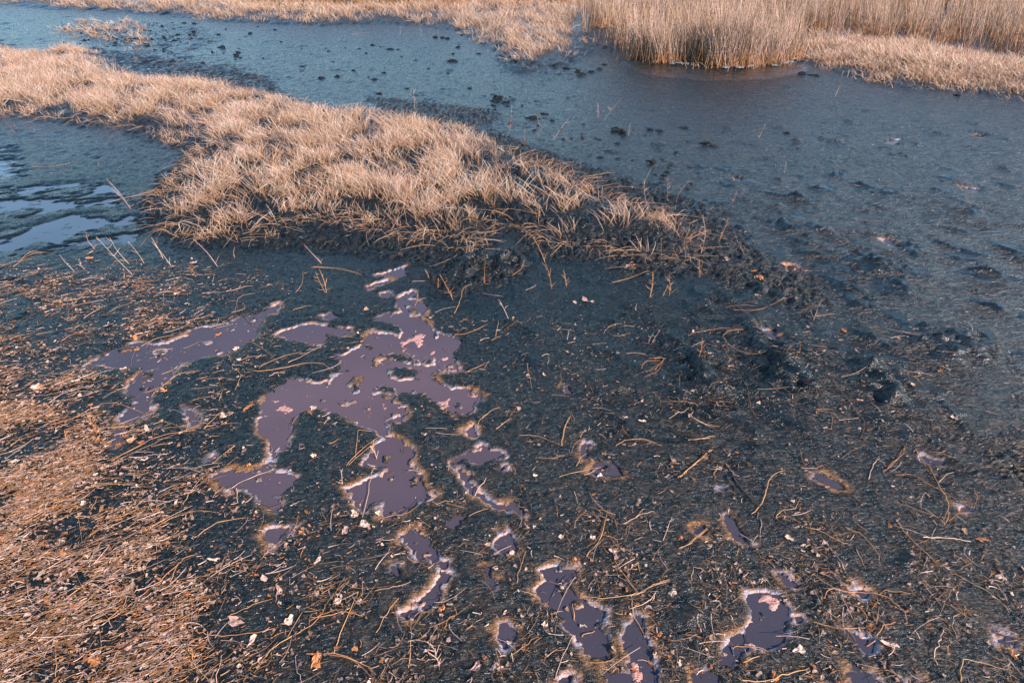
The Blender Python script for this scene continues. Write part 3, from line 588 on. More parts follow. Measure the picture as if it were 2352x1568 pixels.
def bez(p, n=4):
    """smooth polyline through given points"""
    p = [np.array(q, float) for q in p]
    if len(p) == 2: return np.array([p[0] + (p[1] - p[0]) * t for t in np.linspace(0, 1, 5)])
    out = []
    for i in range(len(p) - 1):
        a = p[max(i - 1, 0)]; b_ = p[i]; c = p[i + 1]; d = p[min(i + 2, len(p) - 1)]
        for t in np.linspace(0, 1, n, endpoint=False):
            out.append(.5 * (2 * b_ + (c - a) * t + (2 * a - 5 * b_ + 4 * c - d) * t * t + (-a + 3 * b_ - 3 * c + d) * t ** 3))
    out.append(p[-1]); return np.array(out)

# landmarks used in labels (photo px)
LM = [(235, 68, 'the sparse far stubble patch'), (480, 105, 'the far clod cluster'), (760, 110, 'the empty far blue reach'), (1000, 100, 'the far tufted mud lump'), (380, 130, 'the grassy far-left spur'), (1330, 170, 'the dark lumps before the reeds'), (1640, 165, 'the reed tussock foot'), (430, 790, 'the long left pool'), (730, 765, 'the small pool between big ones'), (960, 790, 'the pink-crusted upper pool'), (780, 910, 'the branching central pool'), (1040, 910, 'the central pool\'s right arm'),
      (640, 1090, 'the pointed lower-left pool arm'), (900, 1110, 'the central pool\'s lower bulb'), (1110, 1060, 'the thin crusted pool chain'), (960, 1245, 'the narrow sinuous pool'), (1160, 1245, 'the squarish little pool'),
      (1395, 1075, 'the flat-bottomed half-moon puddle'), (1345, 1025, 'the ragged ochre-rimmed puddle'), (1310, 1340, 'the brownish boot-shaped pool'), (1470, 1480, 'the pool holding a pink algae raft'), (1740, 1430, 'the blue pool at the lower right'),
      (1905, 1105, 'the slim blue puddle'), (1700, 1210, 'the slit-like puddle'), (2030, 900, 'the tent-like mud peak'), (1760, 820, 'the long folded mud ridge'), (1600, 850, 'the mud-caked plant heap'), (2170, 800, 'the lumpy right mud patch'),
      (2140, 1040, 'the small right-edge puddle'), (640, 1215, 'the blue water wisp'), (440, 940, 'the small dim left pool'), (270, 1010, 'the long left pool tip'), (740, 640, 'the forked twig behind the pools'), (1150, 620, 'the muddy tussock root'),
      (120, 600, 'the left-edge straw tangle'), (80, 890, 'the left-edge leaf lump'), (150, 1150, 'the dense left-side litter'), (120, 1450, 'the bottom left corner'), (450, 1400, 'the thick lower-left litter'), (700, 1450, 'the bottom edge\'s left half'), (1000, 1500, 'the bottom edge\'s middle'), (1160, 1400, 'the rust-stained bottom hollow'),
      (2040, 1330, 'the lower-right ochre mud patch'), (2100, 1450, 'the lower-right crusty cluster'), (2300, 1250, 'the bare right-edge mud'), (2200, 1180, 'the straw-covered right knob'), (1480, 1180, 'the brown mottled lower-middle mud'), (1300, 890, 'the pinhole puddle in mid-mud'),
      (1270, 720, 'the smooth mud before the tussocks'), (250, 700, 'the streaky left mud'), (200, 480, 'the blue left water streaks'), (2100, 560, 'the pinkish slick on the channel'), (1900, 560, 'the open channel on the right'), (1800, 640, 'the rusty mud-caught leaves'),
      (600, 90, 'the far channel below the bank'), (230, 70, 'the far upper left channel'), (900, 150, 'the far mid channel'), (1230, 150, 'the grassy spit of the bank'), (1500, 300, 'the middle of the channel'), (2030, 325, 'the tiny white channel puddle'), (1100, 300, 'the grass island\'s far end'), (1400, 430, 'the grass island\'s right tail'), (2200, 250, 'the low right grass shelf')]
def where(px, py):
    d = [((px - a) ** 2 + ((py - b_) * 1.3) ** 2, i) for i, (a, b_, _) in enumerate(LM)]; d.sort(); i = d[0][1]; a, b_, nm = LM[i]
    dx, dy = px - a, py - b_
    if math.hypot(dx, dy) < 28: return 'at ' + nm, i
    s = ('right of' if dx > 0 else 'left of') if abs(dx) > abs(dy) * 2 else (('below' if dy > 0 else 'above') if abs(dy) > abs(dx) * 2 else (('lower right of' if dx > 0 else 'lower left of') if dy > 0 else ('upper right of' if dx > 0 else 'upper left of')))
    return s + ' ' + nm, i
NW = 'second third fourth fifth sixth seventh eighth ninth tenth eleventh twelfth thirteenth fourteenth fifteenth sixteenth seventeenth eighteenth nineteenth twentieth'.split()
NW += ['twenty-' + q for q in ['first'] + NW[:8]] + ['thirtieth'] + ['thirty-' + q for q in ['first'] + NW[:8]] + ['fortieth'] + ['forty-' + q for q in ['first'] + NW[:8]]
RANK = [''] + [', ' + q + ' out' for q in NW]
def label_all(items, noun):
    """items: (obj, px, py, descriptor). unique label for each: look + where + order outwards"""
    d = {}
    for o, px, py, desc in items:
        wtxt, li = where(px, py); key = f'{desc} {noun} {wtxt}'
        d.setdefault(key, []).append((math.hypot(px - LM[li][0], py - LM[li][1]), o))
    for key, l in d.items():
        l.sort(key=lambda q: q[0])
        for k, (_, o) in enumerate(l): o['label'] = key + (RANK[k] if k < len(RANK) else RANK[-1])
STRC = {'pale': (.58, .40, .30), 'orange': (.46, .21, .085), 'golden': (.50, .27, .115), 'brown': (.24, .13, .075), 'pinkish': (.52, .33, .28), 'dark': (.06, .05, .045)}
straw_items = []
def add_straw(path, rad, tone, fork=None):
    """path: ground xy points; conforms to the mud, slightly lifted along its middle"""
    p = bez(path, 4); n = len(p); z = HS(p[:, 0], p[:, 1])
    zz = np.convolve(np.pad(z, 2, 'edge'), np.ones(5) / 5, 'valid'); z = np.maximum(z, zz) + rad * .9 + .006 * np.sin(np.linspace(0, np.pi, n)) * random.random()
    p = p + .0016 * RS.randn(*p.shape); rad = rad * .66; P3 = np.stack([p[:, 0], p[:, 1], z], 1); c = P3.mean(0); c[2] = z.min()
    V, F = tube(P3 - c, rad * np.linspace(1, .55, n) * RS.uniform(.75, 1.2, n))
    col = np.array(STRC[tone]) * random.uniform(.8, 1.2)
    cc = np.repeat((col[None] * (1 + .15 * np.sin(np.linspace(0, 9, n) + random.random() * 6))[:, None]), 5, 0)
    o = link('dry_straw', mesh_np('dry_straw', V, F, STRAW, cc), loc=c); tag(o, None, 'straw', 'straws lying on the mud')
    px, py = to_px(c[0], c[1]); L_ = np.hypot(*np.diff(p, axis=0).T).sum()
    ch_ = np.hypot(*(p[-1] - p[0])); shape = 'curved' if ch_ < L_ * .93 else ('bent' if ch_ < L_ * .985 else 'straight')
    dpx, dpy = np.array(to_px(*p[-1])) - np.array(to_px(*p[0])); a = math.degrees(math.atan2(-dpy, dpx)) % 180
    dirn = 'level' if a < 18 or a > 162 else ('upright-lying' if 72 < a < 108 else ('right-rising' if a < 90 else 'left-rising'))
    straw_items.append((o, px, py, f"{'long' if L_ > .13 else ('short' if L_ < .06 else 'medium-length')} {tone} {shape} {dirn}"))
T = []   # traced straws: zone, tone, radius mm, points
def tr(z, tone, r, *pts): T.append((z, tone, r, pts))
tr(6,'orange',1.6,(370,770),(500,735),(620,735),(700,745)); tr(6,'golden',1.6,(690,745),(600,745),(580,790),(640,850),(760,885),(850,885)); tr(6,'orange',1.5,(640,605),(760,620),(860,585),(920,555),(990,550)); tr(6,'orange',1.2,(590,590),(700,588),(780,592))
tr(6,'golden',1.4,(1120,650),(1180,638),(1240,630)); tr(6,'orange',1.5,(960,890),(1020,885),(1025,850),(1030,815)); tr(6,'pinkish',1.3,(660,585),(720,640),(780,720)); tr(6,'brown',1.6,(675,1010),(720,1080),(740,1190),(800,1260))
tr(6,'pale',1.5,(1265,1020),(1340,1000),(1420,980)); tr(6,'orange',1.6,(1190,1010),(1250,1030)); tr(6,'brown',1.5,(1200,1040),(1280,1110),(1370,1220),(1410,1275),(1385,1370)); tr(6,'pale',1.5,(1260,1250),(1320,1245),(1380,1240)); tr(6,'orange',1.4,(1130,1200),(1230,1225),(1260,1245)); tr(6,'orange',1.3,(1220,1230),(1215,1300),(1170,1305))
tr(6,'brown',2.2,(1720,465),(1830,500),(1930,560),(2040,610),(2130,660)); tr(6,'brown',2.0,(1720,475),(1760,480)); tr(6,'pale',1.2,(2040,640),(2105,700)); tr(6,'golden',1.2,(1430,740),(1530,775)); tr(6,'golden',1.3,(1660,1030),(1665,990),(1745,985)); tr(6,'pale',1.4,(265,1255),(330,1230),(380,1190)); tr(6,'golden',1.5,(265,1150),(340,1165),(430,1175)); tr(6,'golden',1.6,(370,1260),(430,1295),(560,1300))
tr(6,'golden',1.6,(375,1370),(450,1372),(530,1355)); tr(6,'golden',1.7,(0,1375),(110,1378),(220,1415)); tr(6,'golden',1.8,(360,1568),(430,1500),(515,1430)); tr(6,'golden',1.6,(580,1420),(650,1500)); tr(6,'orange',1.4,(100,960),(130,910),(220,910),(200,960),(120,1000)); tr(6,'orange',1.3,(140,890),(235,895),(140,970)); tr(6,'pale',1.3,(0,620+80),(60,705)); tr(6,'orange',1.7,(1520,1555),(1600,1490),(1650,1430),(1655,1390)); tr(6,'golden',2.0,(1715,1420),(1780,1560))
tr(9,'golden',2.2,(1715,200),(1790,320),(1860,450),(1905,540),(1870,620)); tr(9,'pale',2.6,(1750,718),(1880,725),(2030,738)); tr(9,'golden',2.2,(1640,690),(1740,790),(1855,895)); tr(9,'golden',1.8,(1600,620),(1640,690)); tr(9,'orange',1.6,(1590,350),(1700,360),(1790,410),(1900,465),(1960,495)); tr(9,'golden',1.6,(1300,660),(1400,710),(1480,810),(1505,880)); tr(9,'golden',1.8,(1025,645),(1150,690),(1280,755),(1310,752)); tr(9,'orange',1.6,(1430,685),(1360,640),(1340,600),(1360,590)); tr(9,'golden',2.0,(755,580),(820,500),(845,400),(870,360),(940,325)); tr(9,'dark',3.2,(640,370),(720,470),(820,560),(930,640),(1010,690)); tr(9,'golden',1.8,(320,370),(420,290),(520,205)); tr(9,'pale',1.6,(225,735),(280,600)); tr(9,'pale',1.2,(235,680),(300,682)); tr(9,'golden',1.8,(330,785),(410,740),(490,660)); tr(9,'golden',1.6,(890,610),(920,570),(1000,555),(1020,515)); tr(9,'pale',1.4,(805,610),(800,740)); tr(9,'golden',1.5,(1360,780),(1420,905)); tr(9,'orange',1.6,(1520,330),(1600,270),(1650,180)); tr(9,'pale',2.0,(1435,380),(1465,290),(1500,255)); tr(9,'pale',1.8,(1845,395),(1935,340))
tr(9,'orange',2.0,(1165,1085),(1200,1050),(1330,1045),(1500,1055),(1570,1100),(1640,1160),(1660,1230)); tr(9,'orange',1.8,(1500,1045),(1560,1035),(1680,1050)); tr(9,'golden',1.6,(1930,930),(2040,1000),(2150,1060),(2260,1160)); tr(9,'golden',1.6,(1115,1210),(1240,1245),(1430,1245)); tr(9,'orange',2.0,(1430,1340),(1480,1310),(1520,1240),(1590,1220)); tr(9,'golden',2.2,(1975,1568),(1980,1450),(2060,1450),(2180,1480),(2275,1500)); tr(9,'pale',1.8,(1835,1470),(1820,1400),(1850,1320),(1875,1250)); tr(9,'golden',2.2,(700,1555),(850,1558),(950,1525),(1080,1490)); tr(9,'golden',1.8,(650,1345),(750,1355),(850,1380)); tr(9,'dark',2.0,(705,1240),(740,1340)); tr(9,'golden',2.0,(700,1450),(800,1415)); tr(9,'golden',1.5,(0,1060),(100,1050),(170,1000),(270,965)); tr(9,'golden',1.5,(0,930),(60,1030)); tr(9,'orange',1.4,(1170,930),(1225,930),(1270,975)); tr(9,'orange',1.4,(720,950),(765,1010)); tr(9,'golden',1.4,(400,970),(410,900),(480,920)); tr(9,'golden',1.4,(1380,1130),(1420,1200),(1400,1230)); tr(9,'pale',1.8,(800,985),(845,970))
tr(8,'golden',2.0,(1560,1050),(1700,1075),(1880,1060),(1960,1030),(2100,970)); tr(8,'golden',2.0,(1610,830),(1700,720),(1740,560)); tr(8,'golden',1.6,(1680,560),(1780,585)); tr(8,'pale',1.8,(1835,640),(1920,590),(2000,570)); tr(8,'golden',1.8,(2150,370),(2250,290),(2340,205)); tr(8,'golden',1.6,(2150,785),(2230,750),(2320,655)); tr(8,'golden',1.7,(1205,980),(1230,880),(1255,790)); tr(8,'golden',1.7,(1450,365),(1580,335),(1700,290)); tr(8,'golden',1.6,(1550,300),(1610,210)); tr(8,'golden',1.6,(1330,250),(1400,262),(1485,235)); tr(8,'golden',1.6,(1215,120),(1330,125),(1470,185)); tr(8,'golden',1.6,(1780,180),(1860,150),(1960,160),(2060,190)); tr(8,'pale',1.6,(2210,40),(2260,70),(2340,85)); tr(8,'pale',1.6,(2205,150),(2340,145)); tr(8,'golden',1.5,(1470,180),(1490,80),(1520,0)); tr(8,'golden',1.6,(1160,1415),(1240,1360),(1330,1300)); tr(8,'pale',1.7,(1430,1540),(1480,1400),(1530,1290)); tr(8,'orange',1.8,(1360,1440),(1420,1390),(1480,1378)); tr(8,'golden',1.6,(390,605),(480,588),(565,570)); tr(8,'golden',1.6,(730,520),(830,500)); tr(8,'orange',1.5,(790,515),(900,545)); tr(8,'golden',1.5,(920,590),(1040,545)); tr(8,'pale',2.0,(955,470),(1025,370)); tr(8,'pale',1.4,(1070,810),(1170,750)); tr(8,'golden',2.0,(1580,1285),(1660,1260)); tr(8,'golden',1.6,(1960,1290),(1900,1180),(1880,1110),(1855,1060)); tr(8,'brown',1.6,(1900,1100),(2030,1230)); tr(8,'golden',1.8,(1540,1190),(1535,1100)); tr(8,'pale',1.5,(370,1030),(480,1015),(580,980)); tr(8,'golden',1.6,(780,1270),(800,1200),(840,1180)); tr(8,'golden',1.6,(570,1480),(585,1300),(570,1160)); tr(8,'golden',1.8,(380,1280),(440,1160),(510,1070)); tr(8,'golden',2.0,(130,1400),(190,1240),(260,1060),(280,1040)); tr(8,'orange',1.8,(0,1410),(130,1400),(280,1450),(380,1530)); tr(8,'orange',1.8,(0,1190),(120,1175),(200,1160),(300,1175)); tr(8,'golden',1.8,(690,1060+340),(740,1440),(750,1500)); tr(8,'pale',1.6,(610,1435),(740,1438)); tr(8,'golden',1.8,(1770,830),(1830,940),(1910,1035))
tr(7,'golden',2.0,(20,580),(200,550),(400,480),(560,425),(700,410),(900,425)); tr(7,'golden',1.8,(160,620),(280,560),(380,500)); tr(7,'orange',1.8,(660,270),(820,190),(950,130),(1150,85)); tr(7,'golden',1.8,(1200,80),(1270,10),(1310,-30)); tr(7,'pale',2.0,(1325,440),(1430,380),(1590,310)); tr(7,'pale',2.4,(1390,425),(1400,515)); tr(7,'golden',2.0,(660,610),(760,580),(820,545)); tr(7,'orange',1.8,(940,920+60),(1050,880),(1090,840),(1160,820)); tr(7,'golden',1.8,(450,1145),(600,1010),(730,890),(860,850)); tr(7,'golden',1.8,(350,1110),(500,1000),(640,900)); tr(7,'pale',1.8,(520,985),(620,1030),(720,1045)); tr(7,'orange',1.8,(480,1250),(640,1200),(800,1090),(900,1010),(1000,960)); tr(7,'orange',2.0,(1160,1270),(1240,1295),(1400,1290),(1610,1255)); tr(7,'golden',2.2,(1480,1470),(1600,1380),(1720,1300),(1860,1210),(1920,1110)); tr(7,'golden',1.8,(1690,1310),(1780,1160)); tr(7,'orange',1.8,(1800,1400),(1950,1410),(2080,1440),(2200,1560)); tr(7,'pale',2.0,(1275,1568),(1310,1410)); tr(7,'orange',1.8,(620,1568),(680,1460),(700,1370)); tr(7,'orange',1.8,(920,1260),(830,1180),(700,1135),(560,1140)); tr(7,'pale',2.6,(240,838),(380,856)); tr(7,'pale',2.6,(65,972),(150,985)); tr(7,'golden',1.8,(430,865),(560,862),(730,830)); tr(7,'golden',1.8,(990,1380),(1100,1440),(1250,1568)); tr(7,'golden',1.7,(1140,720),(1280,640),(1450,600)); tr(7,'golden',1.6,(1080,525),(1130,450),(1240,310)); tr(7,'golden',1.6,(540,560),(580,480)); tr(7,'brown',1.8,(1160,960),(1310,1100)); tr(7,'golden',1.8,(2070,1090+20),(2110,1040)); tr(7,'golden',1.7,(1000,1000),(1020,900+40),(1060,860)); tr(7,'pale',1.5,(150,240),(340,250)); tr(7,'golden',1.7,(1340,1180),(1460,1130),(1600,1080)); tr(7,'golden',1.8,(330,1540),(335,1400),(310,1300)); tr(7,'pale',1.8,(2130,600),(2170,400),(2200,300))
tr(4,'orange',1.8,(300,1280),(440,1240),(600,1160),(720,1160),(840,1198)); tr(4,'golden',1.8,(1380,1220+180),(1260,1500)); tr(4,'golden',1.8,(1490,965),(1650,950),(1800,920),(1900,925),(1940,955)); tr(4,'golden',1.8,(1520,940),(1640,890),(1770,850)); tr(4,'pale',1.8,(1690,915),(1790,870),(1865,830)); tr(4,'golden',1.8,(890,1100),(1000,1010),(1080,975),(1180,965)); tr(4,'golden',1.6,(1290,1140),(1310,1080)); tr(4,'pale',2.2,(495,655),(590,600)); tr(4,'golden',1.8,(420,590),(480,530),(530,490)); tr(4,'golden',1.6,(640,620),(700,590),(760,570)); tr(4,'orange',1.5,(1400,600),(1395,550),(1440,520),(1500,505)); tr(4,'orange',1.5,(925,640),(980,650),(1040,690),(1060,740)); tr(4,'pale',1.4,(1360,490),(1480,460)); tr(4,'golden',1.5,(1740,500),(1780,450),(1780,380)); tr(4,'golden',1.4,(1840,350),(1980,360),(2120,395)); tr(4,'golden',1.6,(0,790),(100,760),(200,740)); tr(4,'golden',1.6,(830,805),(920,770),(1020,750)); tr(4,'brown',2.0,(765,920),(780,860),(810,820)); tr(4,'pale',1.4,(960,1000+0),(980,990)); tr(4,'pale',1.8,(290,1150),(400,1090),(540,1050)); tr(4,'pinkish',1.6,(30,1030),(80,950),(130,920)); tr(4,'pinkish',1.6,(410,890),(430,930),(520,1000)); tr(4,'golden',1.6,(1440,780),(1520,820),(1610,885)); tr(4,'golden',1.6,(1400,960),(1415,1010),(1380,1080)); tr(4,'golden',1.7,(130,300),(200,260),(320,270)); tr(4,'golden',1.7,(85,350),(160,290),(240,262)); tr(4,'golden',1.6,(90,520),(210,480),(200,440)); tr(4,'orange',1.5,(150,400),(215,370),(310,360))
tr(4,'brown',1.8,(540,1560),(800,1440),(1000,1350),(1180,1290)); tr(4,'golden',1.7,(1370,620),(1440,600),(1430,560)); tr(4,'brown',1.6,(1425,625),(1490,690)); tr(5,'golden',1.6,(840,745),(920,740),(1030,690)); tr(5,'golden',1.5,(1080,760),(1095,675)); tr(5,'pale',1.6,(985,785),(1040,765)); tr(5,'golden',1.5,(1055,785),(1110,760)); tr(5,'pale',2.2,(1350,880),(1400,868)); tr(5,'golden',1.4,(1265,920),(1275,990),(1295,1070)); tr(5,'golden',1.5,(900,970),(960,945),(1035,910)); tr(5,'golden',1.5,(1465,1400),(1480,1300),(1520,1225)); tr(5,'golden',1.5,(1000,1240),(1060,1200),(1105,1178)); tr(5,'golden',1.5,(970,1300),(980,1260),(1030,1220)); tr(5,'pale',1.6,(1080,1305),(1170,1240)); tr(5,'pale',1.4,(590,435),(665,437)); tr(5,'golden',1.6,(835,625),(870,560),(890,500),(940,470)); tr(5,'golden',1.5,(1765,445),(1870,425),(1980,383)); tr(5,'golden',1.4,(1740,740),(1790,765),(1865,745)); tr(5,'golden',1.3,(1735,712),(1820,695)); tr(5,'pale',1.4,(1500,800),(1550,792)); tr(5,'golden',1.5,(1180,410),(1225,385),(1245,345)); tr(5,'pinkish',1.4,(1000,510),(1060,525),(1120,525)); tr(5,'pale',1.5,(1255,490),(1300,475),(1320,450)); tr(5,'golden',1.4,(1850,865),(1960,868)); tr(5,'golden',1.5,(2010,890),(2070,895),(2010,960)); tr(5,'golden',1.5,(0,355),(150,365),(290,400)); tr(5,'golden',1.7,(200,1520),(300,1420),(400,1340)); tr(5,'golden',1.6,(255,1480),(270,1340),(290,1315),(360,1312))
tr(7,'golden',1.8,(2050,290),(2150,210),(2230,140)); tr(2,'pale',1.2,(230,205),(330,195)); tr(3,'pale',1.3,(1240,570),(1280,515)); tr(1,'pale',1.2,(1655,380),(1672,330)); tr(1,'golden',1.5,(190,985),(300,985),(420,965))
for z, tone, r, pts in T: add_straw([P(*ZP(z, *p)) for p in pts], r * .001, tone)
# scattered straws: thick litter at the lower left, thinning to the right
def litter_density(px, py):
    d = np.exp(-np.clip(px - 60 - np.clip(py - 900, 0, None) * .55, 0, None) / 230) * sstep(700, 1050, py)
    d = np.maximum(d, .27 * sstep(800, 300, px) * sstep(580, 660, py))
    d = np.maximum(d, (.09 + .20 * sstep(1050, 1450, py)) * sstep(660, 800, py))
    d = d * (1 - .55 * sstep(1900, 2352, px) * sstep(1200, 700, py))
    return np.clip(d, 0, 1)
def flow_angle(x, y, px):
    a = R(22) + .5 * fbm(x * 1.2, y * 1.2, 2, 400.)
    return a, np.clip(1.3 - px / 900, 0, 1)
def litter_points(n, power=1.0, seed=0):
    out = []
    while len(out) < n:
        x = RS.uniform(-3.4, 3.2, 4000); y = RS.uniform(.75, 4.6, 4000)
        px, py = to_px(x, y); ok = (px > -160) & (px < 2500) & (py < 1720)
        cl = .25 + 1.6 * np.clip(fbm(x * 5, y * 5, 3, 410.) + .28, 0, 1)
        k = ok & (RS.rand(4000) < (litter_density(px, py) * cl) ** power) & (near_val(ISl, x, y) > .02)
        k &= (near_val(S, x, y) > .0) | (RS.rand(4000) < .12)
        out += list(zip(x[k], y[k]))
    return np.array(out[:n])
pts = litter_points(max(0, 300 - len(T)), .7)
for x, y in pts:
    px, py = to_px(x, y); a, coh = flow_angle(np.array(x), np.array(y), px); a = float(a) * 1.0
    if random.random() > coh * .8: a = random.uniform(0, math.pi)
    L_ = random.uniform(.035, .10) * (1 + .8 * coh); c = random.uniform(-.5, .5)
    d = np.array((math.cos(a), math.sin(a))); nn = np.array((-d[1], d[0])); o_ = np.array((x, y))
    add_straw([o_ - d * L_ / 2, o_ - d * L_ * .15 + nn * L_ * c * .25, o_ + d * L_ * .2 + nn * L_ * c * .28, o_ + d * L_ / 2], random.uniform(.0009, .0016), random.choice(['golden', 'golden', 'orange', 'pale', 'pinkish']))
label_all(straw_items, 'straw')
# uncountable small straw chaff: one mesh
def chaff(n, Lr, wr, power, seed, lift=.002, arc=.3, bias=None):
    p = litter_points(n, power)
    px, py = to_px(p[:, 0], p[:, 1]); a, coh = flow_angle(p[:, 0], p[:, 1], px)
    rnd = RS.rand(n) > coh * .75; a = np.where(rnd, RS.rand(n) * np.pi * 2, a + RS.randn(n) * .25)
    L_ = RS.uniform(*Lr, n) * (1 + .6 * (RS.rand(n) < .15)); d = np.stack([np.cos(a), np.sin(a), RS.randn(n) * .05], 1)
    dd = d[:, :2] * L_[:, None] / 2
    z0 = HS(*(p - dd).T); z1 = HS(*(p + dd).T); z = np.maximum(np.maximum(z0, z1), HS(*p.T))
    root = np.stack([*(p - dd).T, z + lift * RS.rand(n) + .0012], 1)
    d[:, 2] += .10 * RS.rand(n)
    bend = np.stack([-d[:, 1], d[:, 0], np.zeros(n)], 1) * (arc * RS.randn(n))[:, None]; bend[:, 2] = -d[:, 2]
    t = RS.rand(n); c = np.where((t < .30)[:, None], mixc(PALE, PINK, RS.rand(n)), mixc(TAN, ORNG * .9, RS.rand(n))) * (.25 + .85 * RS.rand(n))[:, None]
    return strands(root, d, bend, L_, RS.uniform(*wr, n), c, c * 1.05, 3, 3, .5)
V, F, cc = merge([chaff(10500, (.006, .026), (.0012, .0028), 1.5, 1, .004, .5), chaff(2600, (.03, .085), (.0011, .0019), 1.6, 2, .010, .35), chaff(11000, (.002, .007), (.0010, .0024), 1.0, 3, .001, .1)])
tag(link('straw_chaff', mesh_np('straw_chaff', V, F, STRAW, cc)), 'countless bits of chopped straw strewn over the near mud', 'straw', kind='stuff')

q = np.concatenate([scatter(ROUGH, 3600), scatter(FARD, 3200)]); e_ = scatter(ISLAND, 4200, None, (-7, 3), (3, 13)); e_ = e_[near_val(ISl, e_[:, 0], e_[:, 1]) > -.16]
q = np.concatenate([q, e_]) + RS.randn(len(q) + len(e_), 2) * .03; n = len(q)
a = RS.rand(n) * 6.28; d0 = nrm(np.stack([np.cos(a), np.sin(a), RS.uniform(.1, .9, n)], 1)); Ln = RS.uniform(.015, .06, n)
bend = np.stack([.4 * RS.randn(n), .4 * RS.randn(n), -d0[:, 2] * 1.1], 1); c0 = np.repeat([(.012, .018, .022)], n, 0) * RS.uniform(.5, 2.2, (n, 1)); c1 = c0.copy(); o_ = RS.rand(n) < .16; c1[o_] = mixc(TAN, ORNG, RS.rand(o_.sum())) * .6
CAKE = plant_mat('mud_caked_stem', .32, 0, spec=.6)
V, F, cc = strands(np.stack([q[:, 0], q[:, 1], HS(q[:, 0], q[:, 1]) - .002], 1), d0, bend, Ln, RS.uniform(.002, .0055, n), c0, c1, 3, 4, .4)
tag(link('caked_stems', mesh_np('caked_stems', V, F, CAKE, cc)), 'mud-caked broken stems and roots tangled along the island edge', 'plant debris', kind='stuff')
# ---------------------------------------------------------------- dead leaves
def leaf_verts(r, elong, crumple):
    """a crumpled, ragged leaf scrap: outline ring, inner ring, centre"""
    n = 11; V = [(0, 0, crumple * r * .25)]
    ph = random.random() * 6.28; m = random.choice([1, 2, 3]); r *= .8
    outer = [(1 + .28 * math.cos(m * 2 * math.pi * i / n + ph)) * random.uniform(.5, 1.15) for i in range(n)]
    for k, f in ((0, .5), (1, 1.0)):
        for i in range(n):
            a = 2 * math.pi * i / n; q = outer[i] * f * r
            V.append((q * math.cos(a) * elong, q * math.sin(a), crumple * r * f * random.uniform(-.25, .95) + (.25 * r * math.sin(3 * a + ph) * crumple)))
    F = []
    for i in range(n):
        j = (i + 1) % n; F += [(0, 1 + i, 1 + j, 1 + j), (1 + i, 1 + n + i, 1 + n + j, 1 + j)]
    return np.array(V), [tuple(dict.fromkeys(f)) for f in F]
LT = {'pale': (.62, .46, .36), 'tan': (.38, .24, .155), 'orange': (.46, .19, .07), 'pinkish': (.46, .30, .25)}
leaf_meshes = []; LF = {}
for tone in LT:
    for v in range(5):
        V, F = leaf_verts(random.uniform(.007, .012), random.uniform(1.1, 2.0), random.uniform(.3, .9))
        T3 = np.array([f if len(f) == 3 else f[:3] for f in F] + [(f[0], f[2], f[3]) for f in F if len(f) == 4])
        m_ = mesh_np('dead_leaf', V, T3, LEAF, np.repeat([LT[tone]], len(V), 0) * (1 + .22 * RS.randn(len(V), 1)).clip(.4, 1.5), smooth=False)
        leaf_meshes.append((tone, V, m_)); LF[id(m_)] = T3
leaf_items = []
def add_leaf(x, y, tone=None, s=1.0):
    c = [m for m in leaf_meshes if tone is None or m[0] == tone]; t, V, m = random.choice(c)
    o = link('dead_leaf', m, loc=(x, y, float(HS(x, y)[0]) + .002)); o.scale = (s, s, s)
    o.rotation_euler = (random.gauss(0, .25), random.gauss(0, .25), random.uniform(0, 6.28)); tag(o, None, 'leaf', 'dead leaves on the mud')
    px, py = to_px(x, y); leaf_items.append((o, px, py, f"{'big' if s > 1.25 else ('small' if s < .85 else 'crumpled')} {t} dead"))
